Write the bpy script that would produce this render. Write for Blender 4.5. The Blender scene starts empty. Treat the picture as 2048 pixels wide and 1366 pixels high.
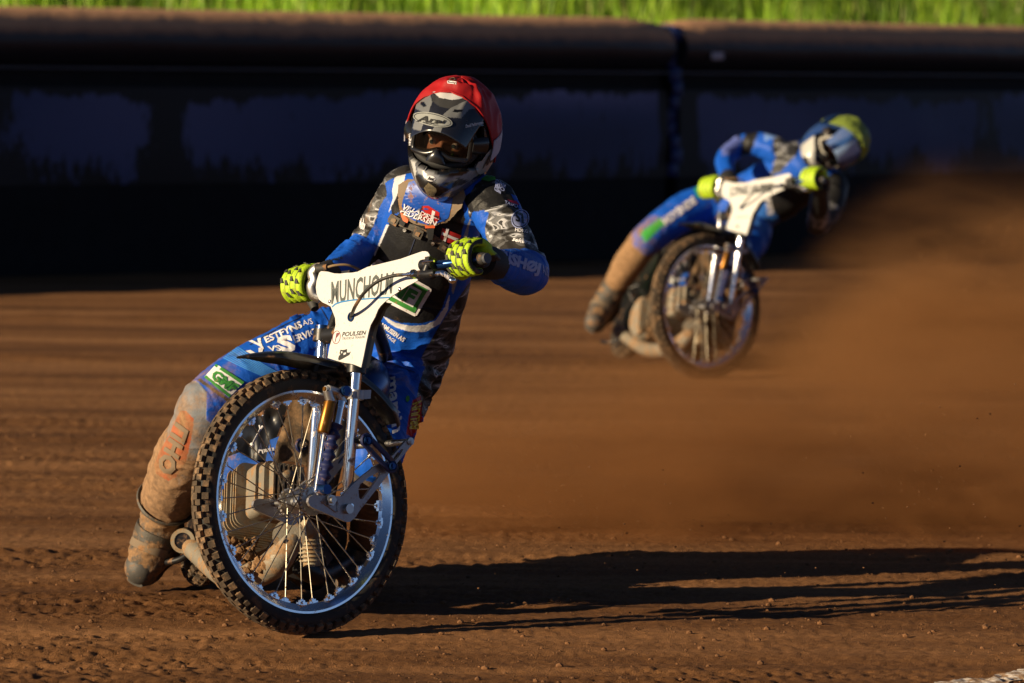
import bpy, math, random
import numpy as np
from mathutils import Vector, Matrix
from mathutils.bvhtree import BVHTree
from mathutils.geometry import tessellate_polygon

random.seed(4); RNG = np.random.default_rng(4)
scene = bpy.context.scene
COL = scene.collection

# ------------------------------------------------------------------ camera
CAM_H, FPX, W2, H2 = 1.545, 9880.0, 1024.0, 683.0
cam_data = bpy.data.cameras.new('camera')
cam = bpy.data.objects.new('camera', cam_data); COL.objects.link(cam)
cam_data.sensor_width = 36.0
cam_data.lens = 36.0 * FPX / 2048.0
cam_data.clip_start = 0.5; cam_data.clip_end = 5000
CR = (Matrix.Rotation(math.radians(90 - 3.36), 3, 'X') @ Matrix.Rotation(math.radians(0.70), 3, 'Z'))
cam.matrix_world = Matrix.Translation((0, 0, CAM_H)) @ CR.to_4x4()
cam_data.dof.use_dof = True
cam_data.dof.focus_distance = 13.0
cam_data.dof.aperture_fstop = 5.6
scene.camera = cam
CRn = np.array(CR); CAMP = np.array([0, 0, CAM_H])

# ------------------------------------------------------------------ light
SUN_AZ, SUN_EL = 28.0, 14.5          # degrees: sun stands left of and a little behind the camera
to_sun = Vector((-math.cos(math.radians(SUN_AZ)) * math.cos(math.radians(SUN_EL)),
                 -math.sin(math.radians(SUN_AZ)) * math.cos(math.radians(SUN_EL)),
                 math.sin(math.radians(SUN_EL))))
sd = bpy.data.lights.new('sun', 'SUN'); sun = bpy.data.objects.new('sun', sd); COL.objects.link(sun)
sd.energy = 5.0; sd.angle = math.radians(0.55); sd.color = (1.0, 0.79, 0.50)
sun.rotation_euler = to_sun.to_track_quat('Z', 'Y').to_euler()
sun.location = (-20, -12, 10)
world = bpy.data.worlds.new('World'); scene.world = world; world.use_nodes = True
wn = world.node_tree.nodes; wl = world.node_tree.links
sky = wn.new('ShaderNodeTexSky'); sky.sky_type = 'NISHITA'; sky.sun_disc = False
sky.sun_elevation = math.radians(SUN_EL)
sky.air_density = 0.35; sky.dust_density = 0.2; sky.altitude = 2500
sky.sun_rotation = math.atan2(to_sun.x, to_sun.y)
bg = wn['Background']; bg.inputs['Strength'].default_value = 0.05
wl.new(sky.outputs[0], bg.inputs[0])
scene.view_settings.view_transform = 'Standard'; scene.view_settings.look = 'None'
scene.view_settings.gamma = 1.0; scene.view_settings.exposure = 0.84
scene.view_settings.use_curve_mapping = False
scene.cycles.use_denoising = True
scene.cycles.max_bounces = 8
scene.cycles.volume_bounces = 1
scene.cycles.volume_step_rate = 1.0
scene.cycles.volume_max_steps = 96
scene.cycles.caustics_reflective = False; scene.cycles.caustics_refractive = False

# ------------------------------------------------------------------ projection helpers (only used while modelling)
def ray(px, py):
    v = np.array([(px - W2) / FPX, (H2 - py) / FPX, -1.0]); return CRn @ v
def P(px, py, D):
    """world point seen at this spot of the photograph, D metres away along +Y"""
    r = ray(px, py); return CAMP + r * (D / r[1])
def Ppl(px, py, o, n):
    r = ray(px, py); t = np.dot(np.asarray(o) - CAMP, n) / np.dot(r, n); return CAMP + r * t
def proj(V):
    q = (np.asarray(V) - CAMP) @ CRn
    return np.stack([W2 - FPX * q[..., 0] / q[..., 2], H2 + FPX * q[..., 1] / q[..., 2]], -1)
def nrm(v):
    v = np.asarray(v, float); return v / np.linalg.norm(v)

# ------------------------------------------------------------------ numpy noise
_LAT = RNG.random((64, 64, 64)).astype(np.float32)
def vnoise(p):
    p = np.asarray(p, float); i = np.floor(p).astype(int); f = p - i; f = f * f * (3 - 2 * f)
    i0 = i & 63; i1 = (i + 1) & 63
    x0, y0, z0 = i0[..., 0], i0[..., 1], i0[..., 2]; x1, y1, z1 = i1[..., 0], i1[..., 1], i1[..., 2]
    fx, fy, fz = f[..., 0], f[..., 1], f[..., 2]
    L = _LAT
    a = L[x0, y0, z0] * (1 - fx) + L[x1, y0, z0] * fx
    b = L[x0, y1, z0] * (1 - fx) + L[x1, y1, z0] * fx
    c = L[x0, y0, z1] * (1 - fx) + L[x1, y0, z1] * fx
    d = L[x0, y1, z1] * (1 - fx) + L[x1, y1, z1] * fx
    return ((a * (1 - fy) + b * fy) * (1 - fz) + (c * (1 - fy) + d * fy) * fz) * 2 - 1
def fbm(p, o=4):
    s = 0; a = 1.0; t = 0
    for k in range(o):
        s = s + a * vnoise(np.asarray(p) * 2 ** k + 17.3 * k); t += a; a *= .5
    return s / t

# ------------------------------------------------------------------ mesh helpers
class MB:
    """collects shapes that belong to one mesh"""
    def __init__(s): s.v = []; s.f = []; s.n = 0
    def add(s, v, f):
        v = np.asarray(v, float).reshape(-1, 3); o = s.n
        s.v.append(v); s.f += [tuple(int(i) + o for i in q) for q in f]; s.n += len(v); return s
    def box(s, c, ax, ay, az):
        c, ax, ay, az = [np.asarray(q, float) for q in (c, ax, ay, az)]
        v = [c + i * ax + j * ay + k * az for i in (-1, 1) for j in (-1, 1) for k in (-1, 1)]
        f = [(0, 1, 3, 2), (4, 6, 7, 5), (0, 4, 5, 1), (2, 3, 7, 6), (0, 2, 6, 4), (1, 5, 7, 3)]
        return s.add(v, f)
    def tube(s, pts, r, n=10, cap=True, ry=None, side=None):
        v, f = loft(pts, r, n, cap, ry, side); return s.add(v, f)
    def disc(s, c, ax, r, h, n=20):
        c = np.asarray(c, float); ax = nrm(ax); return s.tube([c - ax * h / 2, c + ax * h / 2], r, n)
    def ball(s, c, r, n=12, m=8, axes=None):
        c = np.asarray(c, float); r = np.ones(3) * r; A = np.eye(3) if axes is None else np.array(axes)
        v = []; f = []
        for j in range(m + 1):
            t = math.pi * j / m
            for i in range(n):
                a = 2 * math.pi * i / n
                q = np.array([math.sin(t) * math.cos(a), math.sin(t) * math.sin(a), math.cos(t)]) * r
                v.append(c + q @ A)
        for j in range(m):
            for i in range(n):
                f.append((j * n + i, (j + 1) * n + i, (j + 1) * n + (i + 1) % n, j * n + (i + 1) % n))
        return s.add(v, f)
    def ring(s, c, ax, R, prof, n=64, e1=None):
        """revolve a closed profile [(dr, dy)] about ax through c"""
        c = np.asarray(c, float); ax = nrm(ax)
        if e1 is None: e1 = nrm(np.cross(ax, [0.3, .2, 1]))
        e2 = np.cross(ax, e1); m = len(prof); v = []; f = []
        for i in range(n):
            a = 2 * math.pi * i / n; rd = e1 * math.cos(a) + e2 * math.sin(a)
            for (dr, dy) in prof: v.append(c + rd * (R + dr) + ax * dy)
        for i in range(n):
            for j in range(m):
                k = (i + 1) % n
                f.append((i * m + j, i * m + (j + 1) % m, k * m + (j + 1) % m, k * m + j))
        return s.add(v, f)
    def plate(s, outer, holes, o, ex, ey, th, rim=None):
        """flat plate: 2-D outlines in the frame o, ex, ey; thickness th along ex x ey"""
        loops = [list(outer)] + [list(h) for h in holes]
        tris = tessellate_polygon([[Vector((a, b, 0)) for a, b in l] for l in loops])
        pts = [p for l in loops for p in l]; nz = nrm(np.cross(ex, ey)); o = np.asarray(o, float)
        ex = np.asarray(ex, float); ey = np.asarray(ey, float)
        base = np.array([o + a * ex + b * ey for a, b in pts]); m = len(base)
        f = []
        for t in tris:
            f.append((t[0], t[1], t[2])); f.append((t[2] + m, t[1] + m, t[0] + m))
        k = 0
        for l in loops:
            L = len(l)
            for i in range(L):
                a, b = k + i, k + (i + 1) % L
                f.append((a, b, b + m, a + m))
            k += L
        return s.add(np.vstack([base - nz * th / 2, base + nz * th / 2]), f)
    def arrays(s): return np.vstack(s.v), s.f

def smooth_path(pts, k=6):
    pts = np.asarray(pts, float); n = len(pts)
    if n < 3: return pts
    out = []
    for i in range(n - 1):
        p0 = pts[max(i - 1, 0)]; p1 = pts[i]; p2 = pts[i + 1]; p3 = pts[min(i + 2, n - 1)]
        for j in range(k):
            t = j / k
            out.append(.5 * ((2 * p1) + (-p0 + p2) * t + (2 * p0 - 5 * p1 + 4 * p2 - p3) * t * t + (-p0 + 3 * p1 - 3 * p2 + p3) * t ** 3))
    out.append(pts[-1]); return np.array(out)

def loft(pts, r, n=12, cap=True, ry=None, side=None):
    pts = np.asarray(pts, float); m = len(pts)
    r = np.ones(m) * np.asarray(r, float); ry = r if ry is None else np.ones(m) * np.asarray(ry, float)
    T = np.gradient(pts, axis=0); T /= np.maximum(np.linalg.norm(T, axis=1, keepdims=True), 1e-9)
    e = np.asarray(side, float) if side is not None else np.cross(T[0], [0.21, 0.13, 1.0] if abs(T[0][2]) < .9 else [1.0, .2, .1])
    v = []
    for i in range(m):
        e = e - T[i] * np.dot(e, T[i]); e = nrm(e); e2 = np.cross(T[i], e)
        for j in range(n):
            a = 2 * math.pi * j / n
            v.append(pts[i] + e * math.cos(a) * r[i] + e2 * math.sin(a) * ry[i])
    f = [(i * n + j, i * n + (j + 1) % n, (i + 1) * n + (j + 1) % n, (i + 1) * n + j) for i in range(m - 1) for j in range(n)]
    if cap: f += [tuple(range(n))[::-1], tuple((m - 1) * n + j for j in range(n))]
    return np.array(v), f

def mesh_obj(name, V, F, m, parent=None, origin=None, smooth=True, tag=None, col=None, mask=None, auto=None):
    V = np.asarray(V, float)
    if origin is not None: V = V - np.asarray(origin)
    me = bpy.data.meshes.new(name); me.from_pydata(V.tolist(), [], F if isinstance(F, list) else F.tolist())
    if smooth and auto is None: me.polygons.foreach_set('use_smooth', [True] * len(me.polygons))
    me.materials.append(m)
    if col is not None:
        a = me.color_attributes.new('paint', 'FLOAT_COLOR', 'POINT')
        a.data.foreach_set('color', np.hstack([col, np.ones((len(col), 1))]).astype(np.float32).ravel())
    if mask is not None:
        a = me.color_attributes.new('mask', 'FLOAT_COLOR', 'POINT')
        a.data.foreach_set('color', np.hstack([mask, np.ones((len(mask), 1))]).astype(np.float32).ravel())
    if auto is not None:
        me.polygons.foreach_set('use_smooth', [True] * len(me.polygons))
        me.set_sharp_from_angle(angle=math.radians(auto))
    me.update()
    ob = bpy.data.objects.new(name, me); COL.objects.link(ob)
    if parent is not None: ob.parent = parent
    if tag: settag(ob, **tag)
    return ob
def settag(o, label=None, category=None, group=None, kind=None):
    for k, v in (('label', label), ('category', category), ('group', group), ('kind', kind)):
        if v: o[k] = v
def empty(name, loc=(0, 0, 0), parent=None, **t):
    o = bpy.data.objects.new(name, None); o.empty_display_size = .1; COL.objects.link(o); o.location = Vector(loc)
    if parent is not None: o.parent = parent
    settag(o, **t); return o
def part(name, mb, m, root, ang=38, O=None):
    """one mesh under root; mb is in world metres, root stands at root_origin"""
    O = ORIGIN[0] if O is None else O
    gs = groups(mb) if name not in JOINED else [mb]
    for g in gs:
        V, F = g.arrays(); ob = mesh_obj(name, V, F, m, root, origin=O, auto=ang)
    return ob
JOINED = {'tread', 'rim', 'tyre', 'caked_mud', 'cylinder_fins', 'hub', 'carburettor'}
def groups(mb):
    # pieces whose boxes touch stay together; pieces standing apart become objects of their own
    B = []; o = 0; k = 0; fi = 0; ends = np.cumsum([len(v) for v in mb.v]); fl = [[] for _ in mb.v]
    for f in mb.f: fl[int(np.searchsorted(ends, f[0], side='right'))].append(f)
    n = len(mb.v); par = list(range(n))
    if n < 2 or n > 60: return [mb]
    def find(i):
        while par[i] != i: i = par[i]
        return i
    lo = [v.min(0) - .002 for v in mb.v]; hi = [v.max(0) + .002 for v in mb.v]
    for i in range(n):
        for j in range(i):
            if (lo[i] <= hi[j]).all() and (lo[j] <= hi[i]).all(): par[find(i)] = find(j)
    ids = sorted({find(i) for i in range(n)})
    if len(ids) == 1: return [mb]
    out = []
    for r in ids:
        g = MB()
        for i in range(n):
            if find(i) == r:
                st = ends[i] - len(mb.v[i]); g.add(mb.v[i], [tuple(q - st for q in f) for f in fl[i]])
        out.append(g)
    return out
ORIGIN = [np.zeros(3)]

# ------------------------------------------------------------------ materials
def new_mat(name):
    m = bpy.data.materials.new(name); m.use_nodes = True
    return m, m.node_tree.nodes, m.node_tree.links, m.node_tree.nodes['Principled BSDF']
DIRT = (0.165, 0.080, 0.030)
def mat(name, c, rough=.5, metal=0.0, var=.12, vscale=8.0, bump=0.0, bscale=60.0, dirt=0.0, dscale=14.0, dcol=DIRT,
        coat=0.0, attr=False, spec=.5, fine=0.0, sheen=0.0):
    m, N, L, B = new_mat(name)
    B.inputs['Roughness'].default_value = rough; B.inputs['Metallic'].default_value = metal
    B.inputs['Coat Weight'].default_value = coat; B.inputs['Specular IOR Level'].default_value = spec
    if sheen: B.inputs['Sheen Weight'].default_value = sheen
    tc = N.new('ShaderNodeTexCoord')
    def noise(s, d=4, r=.6):
        n = N.new('ShaderNodeTexNoise'); n.inputs['Scale'].default_value = s; n.inputs['Detail'].default_value = d
        n.inputs['Roughness'].default_value = r; L.new(tc.outputs['Object'], n.inputs['Vector']); return n
    def mixc(f, a, b, mode='MIX'):
        x = N.new('ShaderNodeMix'); x.data_type = 'RGBA'; x.blend_type = mode
        for s, v in ((0, f), (6, a), (7, b)):
            if hasattr(v, 'links'): L.new(v, x.inputs[s])
            else: x.inputs[s].default_value = v if s == 0 else (*v, 1)
        return x.outputs[2]
    def ramp(src, a, b, lo=0.0, hi=1.0):
        r = N.new('ShaderNodeMapRange'); r.inputs[1].default_value = a; r.inputs[2].default_value = b
        r.inputs[3].default_value = lo; r.inputs[4].default_value = hi; r.clamp = True
        L.new(src, r.inputs[0]); return r.outputs[0]
    if attr:
        at = N.new('ShaderNodeAttribute'); at.attribute_name = 'paint'; base = at.outputs['Color']
        mk = N.new('ShaderNodeAttribute'); mk.attribute_name = 'mask'
        sp = N.new('ShaderNodeSeparateColor'); L.new(mk.outputs['Color'], sp.inputs[0])
        mp = N.new('ShaderNodeMapping'); L.new(tc.outputs['Object'], mp.inputs['Vector'])
        mp.inputs['Rotation'].default_value = (0.3, .5, 0.2); mp.inputs['Scale'].default_value = (1, 1, 2.4)
        cn = N.new('ShaderNodeTexNoise'); cn.inputs['Scale'].default_value = 15; cn.inputs['Detail'].default_value = 2.2
        cn.inputs['Distortion'].default_value = .8; L.new(mp.outputs[0], cn.inputs['Vector'])
        cr = N.new('ShaderNodeValToRGB'); cr.color_ramp.interpolation = 'CONSTANT'
        e = cr.color_ramp.elements; e[0].position = 0; e[0].color = (.018, .016, .014, 1); e[1].position = .47; e[1].color = (.068, .066, .066, 1)
        for p, c3 in ((.55, (.17, .17, .175)), (.60, (.44, .44, .46)), (.645, (.045, .045, .047))):
            q = e.new(p); q.color = (*c3, 1)
        L.new(cn.outputs['Fac'], cr.inputs[0])
        base = mixc(sp.outputs[0], base, cr.outputs[0])
    else:
        base = None
    v = ramp(noise(vscale, 5).outputs['Fac'], .3, .7, 1 - var, 1 + var)
    vm = N.new('ShaderNodeCombineColor')
    for k in range(3): L.new(v, vm.inputs[k])
    colr = mixc(1.0, base if base is not None else c, vm.outputs[0], 'MULTIPLY')
    if dirt > 0 or attr:
        dn = noise(dscale, 8, .68)
        if attr:
            ad = N.new('ShaderNodeMath'); ad.operation = 'MULTIPLY_ADD'; L.new(sp.outputs[1], ad.inputs[0])
            ad.inputs[1].default_value = .55; L.new(dn.outputs['Fac'], ad.inputs[2])
            df = ramp(ad.outputs[0], .62 - .2 * dirt, .82 - .2 * dirt, 0, .93)
        else:
            df = ramp(dn.outputs['Fac'], .62 - .25 * dirt, .72 - .25 * dirt, 0, .92)
        dc = mixc(ramp(noise(dscale * 7, 3).outputs['Fac'], .35, .65), dcol, tuple(x * 1.75 for x in dcol))
        colr = mixc(df, colr, dc)
        if metal > 0:
            mm = N.new('ShaderNodeMath'); mm.operation = 'MULTIPLY_ADD'; L.new(df, mm.inputs[0])
            mm.inputs[1].default_value = -metal; mm.inputs[2].default_value = metal; L.new(mm.outputs[0], B.inputs['Metallic'])
        rr = N.new('ShaderNodeMath'); rr.operation = 'MULTIPLY_ADD'; L.new(df, rr.inputs[0])
        rr.inputs[1].default_value = .9 - rough; rr.inputs[2].default_value = rough; L.new(rr.outputs[0], B.inputs['Roughness'])
    L.new(colr, B.inputs['Base Color'])
    if bump > 0:
        b = N.new('ShaderNodeBump'); b.inputs['Strength'].default_value = bump; b.inputs['Distance'].default_value = .004
        L.new(noise(bscale, 5).outputs['Fac'], b.inputs['Height']); L.new(b.outputs[0], B.inputs['Normal'])
    return m
# ================================================================== the setting
def dirt_material():
    m, N, L, B = new_mat('track_dirt')
    B.inputs['Roughness'].default_value = .95; B.inputs['Specular IOR Level'].default_value = .15
    tc = N.new('ShaderNodeTexCoord')
    def noise(s, sc=(1, 1, 1), d=6, r=.62):
        mp = N.new('ShaderNodeMapping'); mp.inputs['Scale'].default_value = sc; L.new(tc.outputs['Object'], mp.inputs[0])
        n = N.new('ShaderNodeTexNoise'); n.inputs['Scale'].default_value = s; n.inputs['Detail'].default_value = d
        n.inputs['Roughness'].default_value = r; L.new(mp.outputs[0], n.inputs['Vector']); return n.outputs['Fac']
    r1 = N.new('ShaderNodeValToRGB'); e = r1.color_ramp.elements
    e[0].position = .3; e[0].color = (.050, .018, .005, 1); e[1].position = .72; e[1].color = (.31, .150, .062, 1)
    q = e.new(.5); q.color = (.155, .068, .024, 1)
    mx = N.new('ShaderNodeMath'); mx.operation = 'MULTIPLY_ADD'; mx.inputs[1].default_value = .55
    w1 = N.new('ShaderNodeMath'); w1.operation = 'MULTIPLY_ADD'; w1.inputs[1].default_value = 1.4; w1.inputs[2].default_value = -.70; L.new(noise(.55, (.12, 2.2, 1), 5, .6), w1.inputs[0])
    w2 = N.new('ShaderNodeMath'); w2.operation = 'ADD'; L.new(noise(1.6, (.25, 1.6, 1), 7, .66), w2.inputs[0]); L.new(w1.outputs[0], w2.inputs[1]); L.new(w2.outputs[0], mx.inputs[0])
    m2 = N.new('ShaderNodeMath'); m2.operation = 'MULTIPLY'; m2.inputs[1].default_value = .50; L.new(noise(60, (1, .5, 1), 6, .8), m2.inputs[0])
    L.new(m2.outputs[0], mx.inputs[2]); L.new(mx.outputs[0], r1.inputs[0])
    L.new(r1.outputs[0], B.inputs['Base Color'])
    b = N.new('ShaderNodeBump'); b.inputs['Strength'].default_value = .8; b.inputs['Distance'].default_value = .006
    L.new(noise(210, (1, .7, 1), 4, .7), b.inputs['Height']); L.new(b.outputs[0], B.inputs['Normal'])
    return m
M_DIRT = dirt_material()

def ground_height(X, Y):
    p = np.stack([X, Y, 0 * X], -1)
    far = np.clip((Y - 16) / 30, 0, 1)
    h = .010 * fbm(p * [.55, 3.4, 1] + 3, 3)
    h += .006 * fbm(p * [2.2, 8.0, 1] + 9, 3)
    lum = fbm(p * [19, 16, 1] + 31, 3); patch = np.clip(fbm(p * [.8, 2.2, 1] + 50, 3) * 2.2 + .25, 0, 1)
    h += .0045 * np.maximum(lum - .12, 0) * patch * 1.6
    fine = vnoise(p * [42, 34, 1] + 5) + .7 * vnoise(p * [95, 60, 1] + 8)
    h += (.0022 + .0030 * patch) * fine * (1 - far)
    # ruts thrown up by the wheels, running along the track
    for (y0, w, a, s) in ((17.4, .16, .022, .020), (20.5, .22, .020, .03), (19.3, .1, .016, -.02), (24.5, .3, .028, .03), (12.65, .09, .009, .05), (15.1, .1, .012, .03), (28.0, .4, .03, .03), (16.1, .08, .012, -.02), (16.7, .12, .014, .01), (18.3, .13, .016, .0), (21.6, .2, .02, .02), (22.8, .15, .016, -.01), (14.3, .06, .008, .02), (13.75, .05, .007, -.03)):
        yy = y0 + s * X + .12 * vnoise(np.stack([X * .7, 0 * X + y0, 0 * X], -1))
        h += a * np.exp(-((Y - yy) / w) ** 2) * (.75 + .5 * vnoise(np.stack([X * 3, Y * 3, 0 * X], -1)))
    return h - .004

def build_ground():
    u = list(np.arange(-.124, .1241, .00066))
    s = .0012; x = .124
    while x < 14: x += s; s *= 1.13; u.append(x); u.insert(0, -x)
    rows = [.4, 1, 2, 3.5, 5, 6.5, 8, 9, 10, 10.7]
    y = 11.2
    while y < 70: rows.append(y); y += .015 * (y / 13) ** 1.9
    while y < 1500: rows.append(y); y *= 1.12
    u = np.array(u); rows = np.array(rows)
    Y, U = np.meshgrid(rows, u, indexing='ij'); X = U * Y
    Z = ground_height(X, Y)
    n, mm = Y.shape
    idx = np.arange(n * mm).reshape(n, mm)
    F = np.stack([idx[:-1, :-1], idx[:-1, 1:], idx[1:, 1:], idx[1:, :-1]], -1).reshape(-1, 4)
    V = np.stack([X, Y, Z], -1).reshape(-1, 3)
    me = bpy.data.meshes.new('ground'); me.vertices.add(len(V)); me.vertices.foreach_set('co', V.ravel())
    me.loops.add(F.size); me.loops.foreach_set('vertex_index', F.ravel())
    me.polygons.add(len(F)); me.polygons.foreach_set('loop_start', np.arange(0, F.size, 4))
    me.polygons.foreach_set('use_smooth', np.ones(len(F), bool))
    me.update(calc_edges=True); me.materials.append(M_DIRT)
    o = bpy.data.objects.new('ground', me); COL.objects.link(o); o['kind'] = 'structure'
    print('ground', len(V)); return o
build_ground()

# loose clods and grit lying on the track
def icos():
    t = (1 + 5 ** .5) / 2
    v = np.array([(-1, t, 0), (1, t, 0), (-1, -t, 0), (1, -t, 0), (0, -1, t), (0, 1, t), (0, -1, -t), (0, 1, -t), (t, 0, -1), (t, 0, 1), (-t, 0, -1), (-t, 0, 1)], float)
    f = [(0, 11, 5), (0, 5, 1), (0, 1, 7), (0, 7, 10), (0, 10, 11), (1, 5, 9), (5, 11, 4), (11, 10, 2), (10, 7, 6), (7, 1, 8), (3, 9, 4), (3, 4, 2), (3, 2, 6), (3, 6, 8), (3, 8, 9), (4, 9, 5), (2, 4, 11), (6, 2, 10), (8, 6, 7), (9, 8, 1)]
    return v / np.linalg.norm(v[0]), np.array(f)
IV, IF = icos()
def scatter(name, pts, sizes, m, label, squash=.7, kind='stuff'):
    n = len(pts); J = 1 + .35 * (RNG.random((n, 12)) - .5)
    V = IV[None] * J[..., None] * sizes[:, None, None] * np.array([1, 1, squash])[None, None]
    V = V + pts[:, None]
    F = (IF[None] + 12 * np.arange(n)[:, None, None]).reshape(-1, 3)
    return mesh_obj(name, V.reshape(-1, 3), F, m, smooth=False, tag=dict(label=label, kind=kind))
M_CLOD = mat('clod', (.14, .062, .022), .95, var=.4, vscale=3, bump=.3)
n = 5000
yy = 11.6 + 9 * RNG.random(n) ** 1.7; xx = (RNG.random(n) * .34 - .17) * yy
keep = fbm(np.stack([xx * 1.1, yy * 2.6, 0 * xx], -1), 3) + .35 * RNG.random(n) > -.05
xx, yy = xx[keep], yy[keep]
sz = .0015 + .008 * RNG.random(len(xx)) ** 7 + .0018 * RNG.random(len(xx))
scatter('dirt_clods', np.stack([xx, yy, ground_height(xx, yy) + sz * .3], -1), sz, M_CLOD, 'loose clods and grit scattered over the brown dirt track')

# chalk line in the near right corner
M_CHALK = mat('chalk', (.62, .55, .50), .95, var=.35, vscale=60, dirt=.75, dscale=40, dcol=(.2, .11, .05))
cv = []; cf = []
a0 = Ppl(1830, 1384, (0, 0, 0), (0, 0, 1)); a1 = Ppl(2200, 1326, (0, 0, 0), (0, 0, 1)); d = a1 - a0; nr = nrm([-d[1], d[0], 0])
K = 300; J = 10
for i in range(K + 1):
    for j in range(J + 1):
        q = a0 + d * (i / K * 1.6) + nr * (j / J - .5) * (.10 + .05 * vnoise(np.array([i * .12, j * .0, 3.])))
        cv.append((q[0], q[1], ground_height(q[0:1], q[1:2])[0] + .0025))
cf = [(i * (J + 1) + j, (i + 1) * (J + 1) + j, (i + 1) * (J + 1) + j + 1, i * (J + 1) + j + 1) for i in range(K) for j in range(J)]
mesh_obj('chalk_line', cv, cf, M_CHALK, tag=dict(kind='structure', label='worn white chalk line on the dirt in the near corner'))

# ------------------------------------------------------------------ air fence along the outside of the bend
FENCE = [(-16.0, 30.4), (-11, 34.8), (-8.2, 37.3), (-4.3, 41.2), (-1.5, 43.8), (1.35, 46.6), (4.2, 49.7), (6.5, 52.8), (8.2, 56.5), (10.5, 62.0), (13, 68)]
fp = smooth_path([(x * .80, y * .80, 0) for x, y in FENCE], 24)
fs = np.concatenate([[0], np.cumsum(np.linalg.norm(np.diff(fp, axis=0), axis=1))])
def fence_at(s):
    return np.array([np.interp(s, fs, fp[:, 0]), np.interp(s, fs, fp[:, 1]), 0])
def fence_s_for_px(px):
    best = min(range(len(fp)), key=lambda i: abs(proj(fp[i])[0] - px)); return fs[best]
def fence_material(name, base, splat, rough=.45, ztop=None):
    m, N, L, B = new_mat(name)
    B.inputs['Roughness'].default_value = rough; B.inputs['Specular IOR Level'].default_value = .35
    tc = N.new('ShaderNodeTexCoord'); ge = N.new('ShaderNodeNewGeometry')
    sp = N.new('ShaderNodeSeparateXYZ'); L.new(ge.outputs['Normal'], sp.inputs[0])
    n = N.new('ShaderNodeTexNoise'); n.inputs['Scale'].default_value = 9; n.inputs['Detail'].default_value = 6; L.new(tc.outputs['Object'], n.inputs['Vector'])
    # dust settles on what faces upwards, coloured wider and paler to look sunlit
    a = N.new('ShaderNodeMath'); a.operation = 'MULTIPLY_ADD'; a.inputs[1].default_value = .35; L.new(n.outputs[0], a.inputs[0]); L.new(sp.outputs[2], a.inputs[2])
    r = N.new('ShaderNodeMapRange'); r.inputs[1].default_value = .30; r.inputs[2].default_value = .78; L.new(a.outputs[0], r.inputs[0])
    mx = N.new('ShaderNodeMix'); mx.data_type = 'RGBA'; L.new(r.outputs[0], mx.inputs[0]); mx.inputs[6].default_value = (*base, 1); mx.inputs[7].default_value = (.52, .28, .15, 1)
    L.new(mx.outputs[2], B.inputs['Base Color'])
    rr = N.new('ShaderNodeMapRange'); L.new(r.outputs[0], rr.inputs[0]); rr.inputs[3].default_value = rough; rr.inputs[4].default_value = .95; L.new(rr.outputs[0], B.inputs['Roughness'])
    b = N.new('ShaderNodeBump'); b.inputs['Strength'].default_value = .25; b.inputs['Distance'].default_value = .03; L.new(n.outputs[0], b.inputs['Height']); L.new(b.outputs[0], B.inputs['Normal'])
    return m
M_FTOP = fence_material('fence_vinyl', (.012, .012, .016), 0)
M_FBLACK = mat('fence_black', (.006, .006, .007), .8, var=.3, spec=.2)
M_SEAM = mat('fence_seam', (.05, .05, .065), .5)
M_BLUEST = mat('fence_blue_strap', (.010, .022, .11), .6)
def banner_material():
    m, N, L, B = new_mat('banner_print'); B.inputs['Roughness'].default_value = .55; B.inputs['Specular IOR Level'].default_value = .25
    at = N.new('ShaderNodeAttribute'); at.attribute_name = 'paint'
    tc = N.new('ShaderNodeTexCoord'); mp = N.new('ShaderNodeMapping'); mp.inputs['Scale'].default_value = (1, 1, .30); L.new(tc.outputs['Object'], mp.inputs[0])
    n = N.new('ShaderNodeTexNoise'); n.inputs['Scale'].default_value = 13; n.inputs['Detail'].default_value = 6; n.inputs['Roughness'].default_value = .7; L.new(mp.outputs[0], n.inputs['Vector'])
    a = N.new('ShaderNodeMath'); a.operation = 'MULTIPLY_ADD'; a.inputs[1].default_value = 1.7; L.new(n.outputs[0], a.inputs[0])
    sp = N.new('ShaderNodeSeparateColor'); mk = N.new('ShaderNodeAttribute'); mk.attribute_name = 'mask'; L.new(mk.outputs['Color'], sp.inputs[0]); L.new(sp.outputs[0], a.inputs[2])
    n2 = N.new('ShaderNodeTexNoise'); n2.inputs['Scale'].default_value = 42; n2.inputs['Detail'].default_value = 5; n2.inputs['Roughness'].default_value = .75; L.new(tc.outputs['Object'], n2.inputs['Vector'])
    a2 = N.new('ShaderNodeMath'); a2.operation = 'MULTIPLY_ADD'; a2.inputs[1].default_value = .55; L.new(n2.outputs[0], a2.inputs[0]); L.new(a.outputs[0], a2.inputs[2])
    r = N.new('ShaderNodeMapRange'); r.inputs[1].default_value = 1.44; r.inputs[2].default_value = 1.54; L.new(a2.outputs[0], r.inputs[0])
    mx = N.new('ShaderNodeMix'); mx.data_type = 'RGBA'; L.new(r.outputs[0], mx.inputs[0]); L.new(at.outputs['Color'], mx.inputs[6]); mx.inputs[7].default_value = (.006, .005, .005, 1)
    L.new(mx.outputs[2], B.inputs['Base Color']); return m
M_BANNER = banner_material()
FH = 1.80      # height of the fence
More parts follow.
